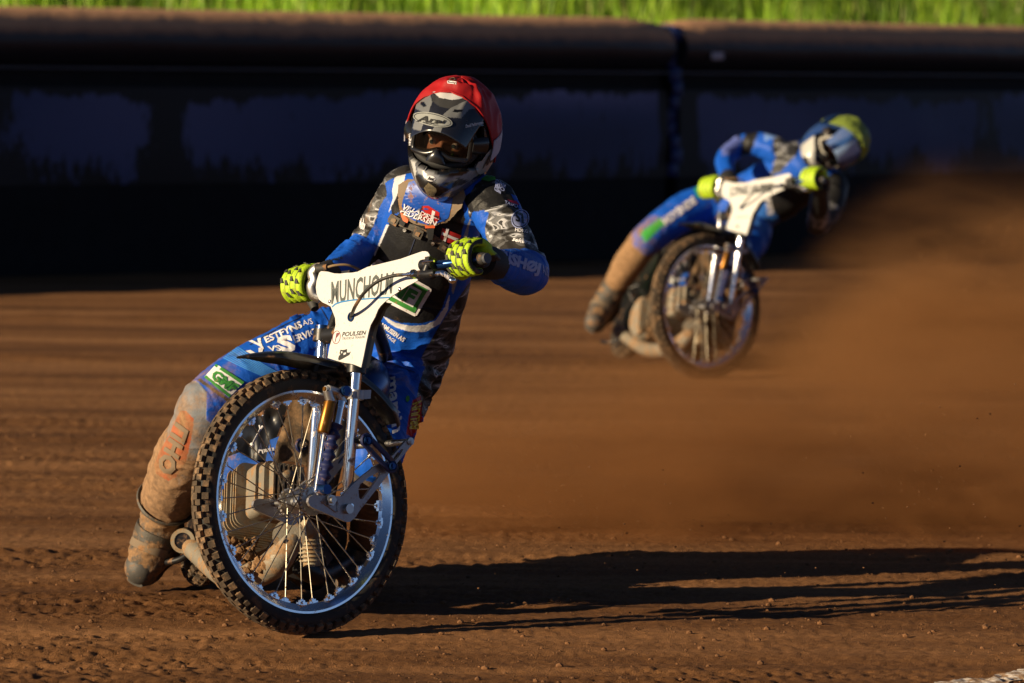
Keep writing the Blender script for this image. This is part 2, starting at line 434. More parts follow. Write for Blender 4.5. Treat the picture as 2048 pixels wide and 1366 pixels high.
def fence_panel(s0, s1, label, first=False):
    org = fence_at(s0 * .5 + s1 * .5)
    root = empty('air_fence_panel', org, label=label, category='air fence', group='inflatable fence panels round the bend')
    n = max(8, int((s1 - s0) / .12))
    ss = np.linspace(s0, s1, n + 1)
    pts = np.array([fence_at(s) for s in ss]); T = np.gradient(pts, axis=0); T /= np.linalg.norm(T, axis=1, keepdims=True)
    Nn = np.stack([T[:, 1], -T[:, 0], 0 * T[:, 0]], 1)     # towards the track
    def sweep(name, prof, m, closed=True, wob=0.0, endr=0.0, mask=None, colf=None):
        V = []; k = len(prof); C = []; K_ = []
        for i in range(n + 1):
            e = min(i, n - i) / 3.0; sc = 1.0 if endr == 0 else (1 - endr * max(0, 1 - e) ** 2)
            for j, (a, z) in enumerate(prof):
                w = wob * vnoise(np.array([ss[i] * 1.1, z * 2.0, 7.7])) + wob * .5 * vnoise(np.array([ss[i] * 5.1, z * 3.0, 1.7]))
                V.append(pts[i] + Nn[i] * (a * sc + w) + np.array([0, 0, (z - 1.56) * sc + 1.56 + w * .6 if endr else z]))
                if colf: c, k_ = colf(ss[i], z); C.append(c); K_.append(k_)
        F = [(i * k + j, (i + 1) * k + j, (i + 1) * k + (j + 1) % k, i * k + (j + 1) % k) for i in range(n) for j in range(k if closed else k - 1)]
        if closed: F += [tuple(range(k)), tuple(n * k + j for j in range(k))[::-1]]
        return mesh_obj(name, V, F, m, root, origin=org, auto=50, col=np.array(C) if colf else None, mask=np.array(K_) if colf else None)
    # fat inflated top roll
    ang = np.linspace(0, 2 * math.pi, 21)[:-1]
    prof = [(-.10 + .30 * math.cos(a), 1.59 + .215 * math.sin(a)) for a in ang]
    sweep('top_roll', prof, M_FTOP, wob=.010, endr=.16)
    sweep('roll_seam', [(.10, 1.405), (.115, 1.405), (.115, 1.395), (.10, 1.395)], M_SEAM)
    # body of the fence, set back under the roll
    sweep('fence_body', [(.05, 0.0), (.07, .35), (.08, .8), (.07, 1.1), (.0, 1.38), (-.02, 1.52), (-.4, 1.52), (-.4, 0)], M_FBLACK, wob=.012)
    def cf(s, z):
        t = (z - .61) / .66; edge = min(t, 1 - t)
        tuft = .20 * vnoise(np.array([s * 2.4, 0, 3.1])) + .22 * vnoise(np.array([s * 9.5, z * 1.5, 9.1]))
        low = max(0, .42 - t) * 1.1 + tuft * max(0, 1 - t * 1.5)
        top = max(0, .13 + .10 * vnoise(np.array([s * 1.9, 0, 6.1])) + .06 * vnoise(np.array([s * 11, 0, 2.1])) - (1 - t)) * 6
        gap = .8 * math.exp(-((s - dark_s) / .16) ** 2) + (1.2 if (s < s0 + .19 or s > s1 - .03) else 0) + .35 * math.exp(-((s - s0 - 3.9) / .2) ** 2)
        v = vnoise(np.array([s * .5, z * 2.2, 5.5]))
        b = np.array([.036, .050, .135]) * (1 + .55 * v) + np.array([.050, .040, .050]) * max(0, v + .15) * (1 + t)
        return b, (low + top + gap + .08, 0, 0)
    pr = [(.086 + .01 * math.sin(i / 16 * 3.1), .61 + .66 * i / 16) for i in range(17)]
    sweep('banner', pr, M_BANNER, closed=False, wob=.012, colf=cf)
    return root
dark_s = fence_s_for_px(325)
sA = fence_s_for_px(1308); sB = fence_s_for_px(1345)
s_l = sA - 10.2
fence_panel(s_l, sA, 'long black air fence panel with a muddy blue banner, behind the red-capped rider')
fence_panel(sB, min(sB + 9.6, fs[-1] - .3), 'black air fence panel behind the crouching rider, with a small white tag near its end')
fence_panel(.2, s_l - .3, 'black air fence panel farthest along the bend, mostly outside the picture')
# the blue strap lacing the two panels together, and a tag
def strap_between(s0, s1):
    c = fence_at((s0 + s1) / 2); t = nrm(fence_at(s1) - fence_at(s0)); nn = np.array([t[1], -t[0], 0]); up = np.array([0, 0, 1.])
    mb = MB()
    zz = np.linspace(.62, 1.74, 12)
    for i in range(11):
        z = (zz[i] + zz[i + 1]) / 2; a = .10 + .035 * math.sin(i * 1.3)
        mb.box(c + nn * a + up * z, t * (.052 + .008 * math.sin(i * 2.1)), nn * .006, up * (zz[1] - zz[0]) / 2 * 1.04)
    mb.box(c + nn * -.1 + up * 1.745, t * .055, nn * .2, up * .006)
    V, F = mb.arrays()
    return mesh_obj('fence_strap', V - c, F, M_BLUEST, tag=dict(label='dark blue strap lacing two air fence panels together', category='strap')), c
so, c = strap_between(sA, sB); so.location = Vector(c)
ct = fence_at(sB + .30); t = nrm(fence_at(sB + .4) - ct); nn = np.array([t[1], -t[0], 0])
mb = MB(); mb.box(ct + nn * .203 + np.array([0, 0, 1.53]), t * .065, nn * .004, (0, 0, .028)); V, F = mb.arrays()
tg = mesh_obj('fence_tag', V - ct, F, mat('tag_white', (.42, .38, .42), .7), tag=dict(label='small white tag stuck on the top roll of the right-hand fence panel', category='tag')); tg.location = Vector(ct)

# ------------------------------------------------------------------ grass bank behind the fence
M_BANK = mat('bank_soil', (.045, .075, .012), .95, var=.4, vscale=2)
def bank_pt(s, k):
    c = fence_at(s); t = nrm(fence_at(min(s + .3, fs[-1])) - fence_at(max(s - .3, 0))); nn = np.array([-t[1], t[0], 0])
    return c + nn * (0.7 + 16 * k) + np.array([0, 0, 1.10 + 5.2 * k])
V = []; F = []
S = np.linspace(0.5, fs[-1] - .5, 60); Kk = np.linspace(0, 1, 14)
for s in S:
    b = bank_pt(s, 0); V.append((b[0], b[1], -.1))
    for k in Kk: V.append(bank_pt(s, k))
m_ = len(Kk) + 1
F = [(i * m_ + j, i * m_ + j + 1, (i + 1) * m_ + j + 1, (i + 1) * m_ + j) for i in range(59) for j in range(m_ - 1)]
mesh_obj('grass_bank', V, F, M_BANK, tag=dict(kind='structure', label='earth bank behind the fence'))
def grass_mat():
    m, N, L, B = new_mat('grass_blades'); B.inputs['Roughness'].default_value = .55
    at = N.new('ShaderNodeAttribute'); at.attribute_name = 'paint'
    L.new(at.outputs['Color'], B.inputs['Base Color'])
    tr = N.new('ShaderNodeBsdfTranslucent'); L.new(at.outputs['Color'], tr.inputs[0]); mx = N.new('ShaderNodeMixShader'); mx.inputs[0].default_value = .35
    L.new(B.outputs[0], mx.inputs[1]); L.new(tr.outputs[0], mx.inputs[2]); L.new(mx.outputs[0], N['Material Output'].inputs[0]); return m
n = 90000
s = fs[-1] * RNG.random(n); k = RNG.random(n) ** 1.6 * .5
cx = np.interp(s, fs, fp[:, 0]); cy = np.interp(s, fs, fp[:, 1])
tx = np.interp(s + .3, fs, fp[:, 0]) - np.interp(s - .3, fs, fp[:, 0]); ty = np.interp(s + .3, fs, fp[:, 1]) - np.interp(s - .3, fs, fp[:, 1])
ln = np.hypot(tx, ty) + 1e-9; nx, ny = -ty / ln, tx / ln
base = np.stack([cx + nx * (.7 + 16 * k), cy + ny * (.7 + 16 * k), 1.08 + 5.2 * k], -1)
clump = fbm(np.stack([s * 1.3, k * 16, 0 * s], -1), 3)
hgt = .20 + .34 * RNG.random(n) ** 1.5 + .28 * clump; wd = .004 + .006 * RNG.random(n)
ang = RNG.random(n) * 6.28; lean = (RNG.random((n, 2)) - .5) * .35
dx = np.stack([np.cos(ang), np.sin(ang), 0 * ang], -1) * wd[:, None]
mid = base + np.stack([lean[:, 0] * .3 * hgt, lean[:, 1] * .3 * hgt, hgt * .6], -1)
tip = base + np.stack([lean[:, 0] * hgt, lean[:, 1] * hgt, hgt], -1)
V = np.stack([base - dx, base + dx, mid - dx * .8, mid + dx * .8, tip], 1).reshape(-1, 3)
o5 = 5 * np.arange(n)[:, None]
tri = np.concatenate([o5 + [0, 1, 3], o5 + [0, 3, 2], o5 + [2, 3, 4]], 0)
g = RNG.random(n)[:, None]; cl = np.clip(clump * 1.2 + .5, 0, 1)[:, None]
gc = (1 - g) * np.array([.12, .28, .010]) + g * np.array([.36, .54, .02]); gc = gc * (.50 + .95 * cl); dry = RNG.random(n) < .07; gc[dry] = np.array([.42, .36, .14]); hgt_ = 0
mesh_obj('tall_grass', V, tri, grass_mat(), tag=dict(kind='stuff', label='tall sunlit grass on the bank behind the fence'), col=np.repeat(gc, 5, 0))
# ================================================================== the motorcycles
M_RUBBER = mat('tyre_rubber', (.012, .011, .010), .75, bump=.25, bscale=180, dirt=.34, dscale=26, dcol=(.10, .055, .026))
M_KNOB = mat('tyre_knob', (.075, .05, .03), .9, var=.5, vscale=30, bump=.4, bscale=200, dirt=.45, dscale=30, dcol=(.17, .10, .05))
M_RIM = mat('polished_rim', (.72, .74, .78), .16, 1.0, var=.05, bump=.03, bscale=90, dirt=.10, dscale=30)
M_SPOKE = mat('spoke_steel', (.36, .32, .25), .45, 1.0, var=.3, vscale=60, dirt=.25, dscale=60)
M_CHROME = mat('chrome', (.80, .80, .82), .14, 1.0, var=.04, dirt=.08, dscale=22)
M_STEEL = mat('dull_steel', (.46, .45, .44), .38, 1.0, var=.15, dirt=.22, dscale=30)
M_PLATE_AL = mat('machined_plate', (.30, .29, .30), .42, .75, var=.08, vscale=30, bump=.12, bscale=400, dirt=.16, dscale=60)
M_ALU = mat('cast_aluminium', (.22, .195, .155), .6, .35, var=.2, bump=.4, bscale=90, dirt=.62, dscale=22, dcol=(.17, .095, .042))
M_FIN = mat('cooling_fin_metal', (.26, .22, .16), .6, .3, var=.25, dirt=.6, dscale=30, dcol=(.17, .10, .045))
M_BLKMET = mat('black_metal', (.012, .012, .014), .4, .3, dirt=.25, dscale=30)
M_BLKPL = mat('black_plastic', (.008, .008, .009), .28, 0, var=.3, dirt=.16, dscale=18, spec=.6)
M_BLUEAN = mat('blue_anodised', (.010, .040, .14), .28, .7, var=.1, dirt=.08, dscale=40)
M_BLUERUB = mat('blue_rubber', (.008, .014, .075), .55, 0, dirt=.2, dscale=30)
M_GOLD = mat('gold_anodised', (.20, .085, .012), .35, .8, var=.1, dirt=.25, dscale=30)
M_CREAM = mat('cream_plastic', (.52, .52, .515), .30, 0, var=.03, vscale=4, dirt=.13, dscale=120, coat=.25, dcol=(.22, .14, .07))
M_GREYPRINT = mat('grey_print', (.055, .065, .058), .5)
M_BLACKPRINT = mat('black_print', (.008, .008, .008), .5)
M_BLUEPRINT = mat('blue_print', (.02, .16, .38), .45)
M_REDPRINT = mat('dark_red_print', (.14, .008, .012), .5)
M_WHITEPRINT = mat('white_print', (.66, .64, .66), .6, dirt=.12, dscale=60)
M_GREENPRINT = mat('green_print', (.03, .20, .03), .6, dirt=.12, dscale=60)
M_ORANGEPRINT = mat('orange_print', (.42, .10, .03), .7, dirt=.2, dscale=40)
M_LEATHER = mat('muddy_leather', (.07, .045, .025), .85, var=.3, bump=.5, bscale=120, dirt=.62, dscale=16, dcol=(.125, .072, .034))
M_MUD = mat('mud', (.155, .082, .034), .95, var=.4, vscale=25, bump=.7, bscale=110)
M_RUBGRIP = mat('grip_rubber', (.02, .019, .018), .7, dirt=.3, dscale=40)

# axes of the steered front end: left (axle), up, forward
FN = nrm([.645, -.75, .115]); FZ = nrm(np.array([0, 0, 1.]) - FN * FN[2]); FX = np.cross(FN, FZ)
FO = P(602, 1004, 13.0)
def F(x, y, z): return FO + FX * x + FN * y + FZ * z
def onY(px, py, y): return Ppl(px, py, F(0, y, 0), FN)
def locXZ(p): d = np.asarray(p) - FO; return np.array([d @ FX, d @ FZ])
L1 = onY(692, 1012, .10); L2 = onY(712, 745, .10); FU = nrm(L2 - L1)       # direction of the fork legs
PN = nrm(np.cross(FN, FU)); 
if PN @ FX < 0: PN = -PN
PLO = F(*[0, 0, 0]) * 0 + (L2 + FU * .20 - FN * .10) + PN * .075           # a point on the number plate
def onP(px, py, off=0.0): return Ppl(px, py, PLO + PN * off, PN)
print('steering dir', FU, 'plate pt', PLO, 'plate normal', PN)

def wheel(name, root, C, ax, up, R, w, nsp, knob_n, front=True):
    """tyre, rim, hub, spokes as sub-parts of a wheel"""
    O = ORIGIN[0]
    W = empty(name, (0, 0, 0), root)
    ax = nrm(ax); e1 = nrm(up - ax * (up @ ax)); e2 = np.cross(ax, e1); C = np.asarray(C)
    def at(a, r, y): return C + (e1 * math.cos(a) + e2 * math.sin(a)) * r + ax * y
    Rt = R - w * .92
    mb = MB()
    prof = [(w * .93 * math.cos(t), w * math.sin(t)) for t in np.linspace(-2.5, 2.5, 22)]
    mb.ring(C, ax, Rt, prof, 120, e1)
    tyre = part('tyre', mb, M_RUBBER, W, 40)
    kb = MB()
    for i in range(knob_n):
        for (off, ph, sl, sw, h) in ((0, -.30, .0085, .0085, .010), (0, .30, .0085, .0085, .010), (.5, -.86, .0085, .0085, .010), (.5, .86, .0085, .0085, .010),
                                     (.5, 0, .0080, .0095, .010)):
            a = 2 * math.pi * (i + off) / knob_n
            rd = e1 * math.cos(a) + e2 * math.sin(a); tg = -e1 * math.sin(a) + e2 * math.cos(a)
            nn = rd * math.cos(ph) + ax * math.sin(ph); sd = np.cross(tg, nn)
            c = C + rd * Rt + nn * w * .95 + nn * 0 + rd * 0
            j = .78 + .34 * random.random()
            kb.box(c + nn * h * .45, tg * sl * j, sd * sw * j, nn * h * .55)
    part('tread', kb, M_KNOB, W, 30)
    mb = MB(); rw = .021; Rr = R - .055
    prof = [(.012, -rw), (.015, -rw + .003), (.006, -rw + .006), (-.002, -rw * .55), (-.010, -rw * .30), (-.010, rw * .30), (-.002, rw * .55), (.006, rw - .006), (.015, rw - .003), (.012, rw),
            (.004, rw), (-.006, rw * .62), (-.015, rw * .34), (-.015, -rw * .34), (-.006, -rw * .62), (.004, -rw)]
    mb.ring(C, ax, Rr, prof, 144, e1)
    for i in range(nsp):
        a = 2 * math.pi * (i + .5) / nsp; s = 1 if i % 2 else -1
        rd = e1 * math.cos(a) + e2 * math.sin(a); tg = -e1 * math.sin(a) + e2 * math.cos(a)
        c = C + rd * (Rr - .019) + ax * s * .006
        mb.box(c, tg * .0065, ax * .006, rd * .0065)
        mb.disc(c - rd * .007, rd, .0045, .006, 8)
        mb.disc(c + ax * s * .008, ax, .0045, .004, 8)
        mb.box(c + rd * .002, tg * .014, ax * .005, rd * .0035)
    part('rim', mb, M_RIM, W, 35)
    mb = MB()
    prof_h = [(-.055, .017), (-.052, .021), (-.030, .021), (-.028, .030 if front else .045), (-.022, .030 if front else .045), (-.020, .020), (.020, .020), (.022, .030 if front else .045), (.028, .030 if front else .045), (.030, .021), (.052, .021), (.055, .017)]
    nseg = 28; v = []; f = []
    for i in range(nseg):
        a = 2 * math.pi * i / nseg
        for (y, r) in prof_h: v.append(at(a, r, y))
    m_ = len(prof_h)
    for i in range(nseg):
        k = (i + 1) % nseg
        for j in range(m_ - 1): f.append((i * m_ + j, i * m_ + j + 1, k * m_ + j + 1, k * m_ + j))
    f.append(tuple(i * m_ for i in range(nseg))); f.append(tuple(i * m_ + m_ - 1 for i in range(nseg)))
    mb.add(v, f)
    # drilled discs beside the flanges
    if front:
        for s in (1, -1):
            n = 40
            for i in range(20):
                a = 2 * math.pi * i / 20
                mb.disc(at(a, .034, s * .047), ax, .0052, .008, 8)
            mb.disc(at(0, 0, s * .047), ax, .034, .005, 24)
    part('hub', mb, M_STEEL, W, 35)
    # spokes crossing in pairs
    for i in range(nsp):
        s = 1 if i % 2 else -1; q = 1 if (i // 2) % 2 else -1
        a = 2 * math.pi * (i + .5) / nsp
        p1 = at(a, Rr - .024, s * .006); p0 = at(a + q * .95, .029 if front else .043, s * .0245)
        v, f = loft([p0, p1], .00165, 6)
        mesh_obj('spoke', v, f, M_SPOKE, W, origin=O, auto=60)
    return W

def bolt(mb, c, ax, r, h=.006, n=14): mb.disc(c, ax, r, h, n)

_FONT = {}
def text_mesh(s, bold=0.0, shear=0.0):
    key = (s, bold, shear)
    if key in _FONT: return _FONT[key]
    cu = bpy.data.curves.new('t', 'FONT'); cu.body = s; cu.resolution_u = 2; cu.offset = bold; cu.shear = shear
    ob = bpy.data.objects.new('t', cu); COL.objects.link(ob)
    dg = bpy.context.evaluated_depsgraph_get(); dg.update()
    me = bpy.data.meshes.new_from_object(ob.evaluated_get(dg))
    v = np.array([q.co[:2] for q in me.vertices]); me.calc_loop_triangles()
    t = np.array([q.vertices[:] for q in me.loop_triangles])
    bpy.data.objects.remove(ob); bpy.data.curves.remove(cu); bpy.data.meshes.remove(me)
    lo, hi = v.min(0), v.max(0); v = (v - lo) / (hi - lo)
    _FONT[key] = (v, t); return v, t
def subdiv2(v, t, k=1):
    for _ in range(k):
        e = {}; v = [tuple(q) for q in v]; nt = []
        def mid(a, b):
            q = (min(a, b), max(a, b))
            if q not in e: e[q] = len(v); v.append(tuple((np.array(v[a]) + v[b]) / 2))
            return e[q]
        for a, b, c in t:
            ab, bc, ca = mid(a, b), mid(b, c), mid(c, a); nt += [(a, ab, ca), (ab, b, bc), (ca, bc, c), (ab, bc, ca)]
        t = nt
    return np.array(v), np.array(t)
def quadmap(uv, q):
    bl, tl, tr, br = [np.array(x, float) for x in q]
    u, w = uv[:, 0:1], uv[:, 1:2]
    return (1 - u) * (1 - w) * bl + (1 - u) * w * tl + u * w * tr + u * (1 - w) * br

def text_on_plate(s, quad, m, root, name='lettering', bold=.02, off=.0016, shear=0):
    uv, t = text_mesh(s, bold, shear); px = quadmap(uv, quad)
    V = np.array([onP(a, b, off) for a, b in px])
    return mesh_obj(name, V, t, m, root, origin=ORIGIN[0], smooth=False)
def poly_on_plate(pts, m, root, name, th=.0012, off=.0012, holes=()):
    o = onP(700, 600, off); ex, ey = FN, FU
    def loc(l): return [((onP(a, b, off) - o) @ ex, (onP(a, b, off) - o) @ ey) for a, b in l]
    mb = MB(); mb.plate(loc(pts), [loc(h) for h in holes], o, ex, ey, th)
    return part(name, mb, m, root)
def ell(cx, cy, rx, ry, tilt=0, n=28):
    c, s = math.cos(math.radians(tilt)), math.sin(math.radians(tilt)); o = []
    for i in range(n):
        a = 2 * math.pi * i / n; x, y = rx * math.cos(a), ry * math.sin(a); o.append((cx + x * c - y * s, cy + x * s + y * c))
    return o

def build_bike():
    O = P(644, 1272, 12.92); O[2] = 0; ORIGIN[0] = O
    root = empty('speedway_motorcycle', O, category='motorcycle',
                 label='speedway motorcycle with a cream MUNCHOLM front plate leaning in front of the red-capped rider')
    wheel('front_wheel', root, FO, FN, FZ, .340, .029, 36, 66)
    # ---- fork
    for s in (1, -1):
        mb = MB(); b = FN * (s * .10)
        base = L1 if s > 0 else L1 - FN * .155; top = base + FU * .485
        mb.tube([base - FU * .015, base + FU * .05, base + FU * .06, top], [.0115, .0115, .0155, .0155], 18)
        mb.tube([base - FU * .012, base + FU * .035], .0175, 18)
        bolt(mb, base - FU * .0 + FN * (s * .016), FN, .010, .01); bolt(mb, base + FN * (s * .022), FN, .0055, .008)
        part('fork_leg', mb, M_CHROME, root)
    # crowns
    mb = MB()
    for h in (.37, .465):
        c = L1 - FN * .0775 + FU * h
        mb.tube([c - FN * .085, c + FN * .085], .020, 14, ry=.024); 
        for s in (1, -1): mb.tube([c + FN * s * .0775 - FU * .016, c + FN * s * .0775 + FU * .016], .026, 18)
    c = L1 - FN * .0775
    mb.tube([c + FU * .36 - PN * .045, c + FU * .50 - PN * .045], .026, 16)
    part('fork_crown', mb, M_BLKMET, root)
    # brace clamp low on the fork legs
    for s in (1, -1):
        mb = MB(); c = onY(712, 790, .10) + FN * (s - 1) * .0775
        mb.tube([c - FU * .012, c + FU * .012], .0215, 18)
        mb.box(c - FX * .026, FX * .016, FN * .011, FU * .012)
        mb.box(c + FX * .012 + FN * .0 , FX * .012, FN * .016, FU * .010)
        for k in (-.020, -.034): bolt(mb, c - FX * -k * -1 * 1 + FN * .012, FN, .0042, .004, 10)
        part('fork_clamp', mb, M_PLATE_AL, root)
    # ---- link plates
    outl = [(616, 996), (620, 992), (626, 990.5), (655, 991.5), (681.7, 992.7), (690, 984), (705, 967.6), (727, 949), (755.4, 928), (768.6, 925), (779, 915), (789.7, 904.4), (802, 890), (813.4, 878), (819, 875.5), (824, 880), (825, 886), (812, 902), (784.4, 936), (750, 980), (716, 1023), (710, 1033), (705, 1038), (697, 1044), (690, 1044), (684, 1041), (655, 1029), (629, 1018), (618, 1012), (614, 1004)]
    h1 = [(755, 944), (759, 946), (758, 951), (740, 976), (724, 998), (719, 998.5), (716, 995), (714.6, 978), (718.5, 969), (735, 955)]
    h2 = [(801.5, 898), (804, 900), (798, 910), (789.7, 920), (785.5, 920), (785, 916), (793, 905)]
    h3 = [(640, 1003), (672, 1005), (673, 1022), (668, 1024)]
    def xz(l, y=.118): return [tuple(locXZ(onY(a, b, y))) for a, b in l]
    for s in (1, -1):
        mb = MB(); th = .009
        o = F(0, s * .118, 0)
        mb.plate(xz(outl), [xz(h1), xz(h2)], o, FX, FZ, th)
        q = xz(outl)
        if s == 1:   # shallow pocket: a proud lip round it
            l3 = xz(h3)
            for i in range(len(l3)):
                a, b = l3[i], l3[(i + 1) % len(l3)]
                mb.tube([F(a[0], .1235, a[1]), F(b[0], .1235, b[1])], .0018, 6)
        part('link_plate', mb, M_PLATE_AL, root, 30)
        mb = MB()
        ac = F(0, s * .126, 0); bolt(mb, ac, FN, .0155, .012, 6); bolt(mb, ac + FN * s * .010, FN, .0085, .010, 18)
        for (px, py) in ((818, 883),): 
            x, z = xz([(px, py)])[0]; bolt(mb, F(x, s * .124, z), FN, .0105, .006, 18)
        x, z = xz([(692, 1018)])[0]; mb.tube([F(x, s * .085, z), F(x, s * .135, z)], .013, 16)
        part('link_bolt', mb, M_STEEL, root)
    mb = MB(); mb.tube([F(0, -.125, 0), F(0, .125, 0)], .0085, 12); part('axle', mb, M_STEEL, root)
    # cross bridge between the two link plates, behind the tyre
    mb = MB(); x, z = xz([(800, 900)])[0]; mb.tube([F(x - .03, -.118, z + .02), F(x - .03, .118, z + .02)], .009, 10); part('link_bridge', mb, M_STEEL, root)
    # elastic link: blue oval loops round two bosses
    for s in (1, -1):
        a = F(*np.insert(xz([(733, 881)], .14)[0], 1, s * .140)); b = F(*np.insert(xz([(782, 932)], .14)[0], 1, s * .140))
        d = nrm(b - a); pz = np.cross(FN, d); mb = MB()
        loop = []
        for i in range(12): t = math.pi * i / 11; loop.append(a - d * math.sin(t) * .0125 + pz * math.cos(t) * .0125)
        for i in range(12): t = math.pi * i / 11; loop.append(b + d * math.sin(t) * .0125 - pz * math.cos(t) * .0125)
        loop.append(loop[0]); mb.tube(loop, .0058, 8, cap=False, ry=.008)
        part('rubber_band', mb, M_BLUERUB, root)
        mb = MB()
        for q in (a, b): bolt(mb, q, FN, .0125, .020, 20); bolt(mb, q + FN * s * .011, FN, .0055, .004, 12)
        mb.ring(a, FN, .0112, [(0, .009), (.002, .011), (0, .013), (-.002, .011)], 24); mb.ring(b, FN, .0112, [(0, .009), (.002, .011), (0, .013), (-.002, .011)], 24)
        part('band_boss', mb, M_BLUEAN, root)
        # arm carrying the upper boss on the fork leg
        mb = MB(); fl = L1 - FN * .10 + FN * s * .10; tt = (a - fl) @ FU; mb.tube([fl + FU * tt, a], .009, 10); part('band_arm', mb, M_BLKMET, root)
    # ---- shock absorber on the left side
    ys = .145
    def S(px, py, y=ys): return onY(px, py, y)
    mb = MB(); mb.tube([S(655, 779), S(693, 790)], [.0125, .012], 18); mb.tube([S(650, 778), S(656, 779.5)], .009, 14); mb.tube([S(676, 786), S(684, 806)], .014, 14)
    mb.tube([S(655, 781), S(661, 802)], .013, 14); bolt(mb, S(690, 783) , FN, .0135, .03, 20)
    part('shock_mount', mb, M_STEEL, root)
    mb = MB(); mb.tube([S(648, 777.5), S(651.5, 778.5)], [.006, .007], 10); part('shock_adjuster', mb, M_GOLD, root)
    mb = MB(); mb.disc(S(691, 782, ys + .018), FN, .0135, .012, 22); mb.disc(S(691, 782, ys + .026), FN, .006, .006, 8)
    mb.disc(S(648, 979, ys + .004), FN, .0135, .030, 22); part('shock_bolt', mb, M_BLUEAN, root)
    mb = MB(); mb.tube([S(661, 802), S(660, 806), S(646, 864), S(645.5, 867)], [.012, .0165, .0165, .013], 20); part('shock_reservoir', mb, M_GOLD, root)
    mb = MB(); mb.tube([S(681, 804), S(672, 850)], .0135, 20); mb.disc(S(680, 809), S(681, 804) - S(672, 850), .0145, .018, 20); part('shock_body', mb, M_CHROME, root)
    mb = MB(); pts = []; rr = []
    for i in range(49):
        t = i / 48; pts.append(S(672 + (645 - 672) * t ** .9, 850 + (972 - 850) * t)); rr.append(.0165 + .0042 * math.cos(t * 6 * 2 * math.pi) - .003 * t)
    mb.tube(pts, rr, 18); part('shock_bellows', mb, M_BLUERUB, root)
    mb = MB(); mb.tube([S(652, 862, .10), S(634, 985, .10)], .0115, 14); mb.tube([S(634, 985, .11), S(648, 979, .135)], .009, 10); part('shock_rod', mb, M_CHROME, root)
    # ---- front mudguard: arched strip with turned-down edges
    mb = MB(); V = []; n = 44; prof = [(-1, -.55), (-.93, -.12), (-.72, .06), (-.35, .17), (0, .20), (.35, .17), (.72, .06), (.93, -.12), (1, -.55)]
    rows = []
    for i in range(n):
        t = i / (n - 1); a = math.radians(-24 + (60 + 24) * t)
        r = .378 + .050 * max(0, 1 - t * 2.3) ** 1.6 + .006 * t
        hw = .060 * min(1, .25 + t * 5) * min(1, .6 + (1 - t) * 4); hgt = .034 * min(1, t * 4 + .15)
        for (u, h) in prof: rows.append(F(0, 0, 0) + (FZ * math.cos(a) - FX * math.sin(a)) * (r + h * hgt) + FN * u * hw)
    k = len(prof); V = np.array(rows); c = V.reshape(n, k, 3)
    inner = c - (c - FO) / np.linalg.norm(c - FO, axis=2, keepdims=True) * .003
    f = [(i * k + j, i * k + j + 1, (i + 1) * k + j + 1, (i + 1) * k + j) for i in range(n - 1) for j in range(k - 1)]
    m2 = n * k
    f += [tuple(m2 + q for q in reversed(x)) for x in f]
    f += [(i * k, (i + 1) * k, m2 + (i + 1) * k, m2 + i * k) for i in range(n - 1)] + [(i * k + k - 1, m2 + i * k + k - 1, m2 + (i + 1) * k + k - 1, (i + 1) * k + k - 1) for i in range(n - 1)]
    f += [(j, m2 + j, m2 + j + 1, j + 1) for j in range(k - 1)] + [((n - 1) * k + j, (n - 1) * k + j + 1, m2 + (n - 1) * k + j + 1, m2 + (n - 1) * k + j) for j in range(k - 1)]
    mb.add(np.vstack([V, inner.reshape(-1, 3)]), f); part('front_mudguard', mb, M_BLKPL, root, 50)
    # ---- handlebar
    FS = nrm(FN + .0 * FU)      # bar direction
    GL = P(938, 522, 12.72); GR = P(606, 574, 13.22)      # middles of the grips
    bar = smooth_path([GR - nrm(GL - GR) * .06, GR + nrm(GL - GR) * .05, P(668, 560, 13.18) , P(700, 560, 13.10), P(760, 556, 12.98), P(820, 543, 12.88), onP(860, 530, .0), onP(890, 528, .0), GL + nrm(GL - GR) * .055], 8)
    mb = MB(); mb.tube(bar, .011, 14); part('handlebar', mb, M_BLUEAN, root)
    c = L1 - FN * .0775 + FU * .475
    mb = MB()
    for s in (1, -1):
        q = c + FN * s * .045; w_ = P(760 if s > 0 else 700, 556, 12.98 if s > 0 else 13.10); mb.tube([q, w_], .014, 12); mb.box(w_, FN * .017, FU * .017, PN * .017)
    part('bar_clamp', mb, M_BLKMET, root)
    bd = nrm(GL - GR)
    for g, s in ((GL, 1), (GR, -1)):
        mb = MB(); mb.tube([g - bd * .062 * s, g - bd * .056 * s, g - bd * .0555 * s, g + bd * .060 * s, g + bd * .064 * s], [.020, .020, .0165, .0165, .014], 18); 
        for i in range(9): mb.ring(g + bd * (i - 4) * .0125, bd, .0168, [(0, -.002), (.0016, 0), (0, .002), (-.002, 0)], 18)
        part('grip', mb, M_RUBGRIP, root)
    mb = MB(); mb.disc(GL + bd * .068, bd, .0135, .010, 20); mb.disc(GR - bd * .068, bd, .0135, .010, 20); part('bar_end_plug', mb, mat('plug', (.06, .065, .08), .5, dirt=.1), root)
    # clutch perch, lever, ferrule: all clamped to the bar just clear of the plate
    K = lambda a, b, o=.030: onP(a, b, o)
    print('plate depth by the perch', onP(834, 549)[1], onP(900, 549)[1])
    mb = MB(); p1, p2 = K(834, 549), K(872, 546)
    mb.tube([p1, K(845, 549), K(862, 549), p2], [.011, .014, .0155, .012], 12, ry=[.010, .012, .013, .010])
    mb.tube([K(850, 548), K(856, 530)], [.011, .010], 10); mb.tube([K(845, 531, .02), K(868, 527, .02)], .0155, 14); mb.box(K(857, 519), bd * .008, FU * .007, PN * .006)
    part('clutch_perch', mb, M_BLKMET, root)
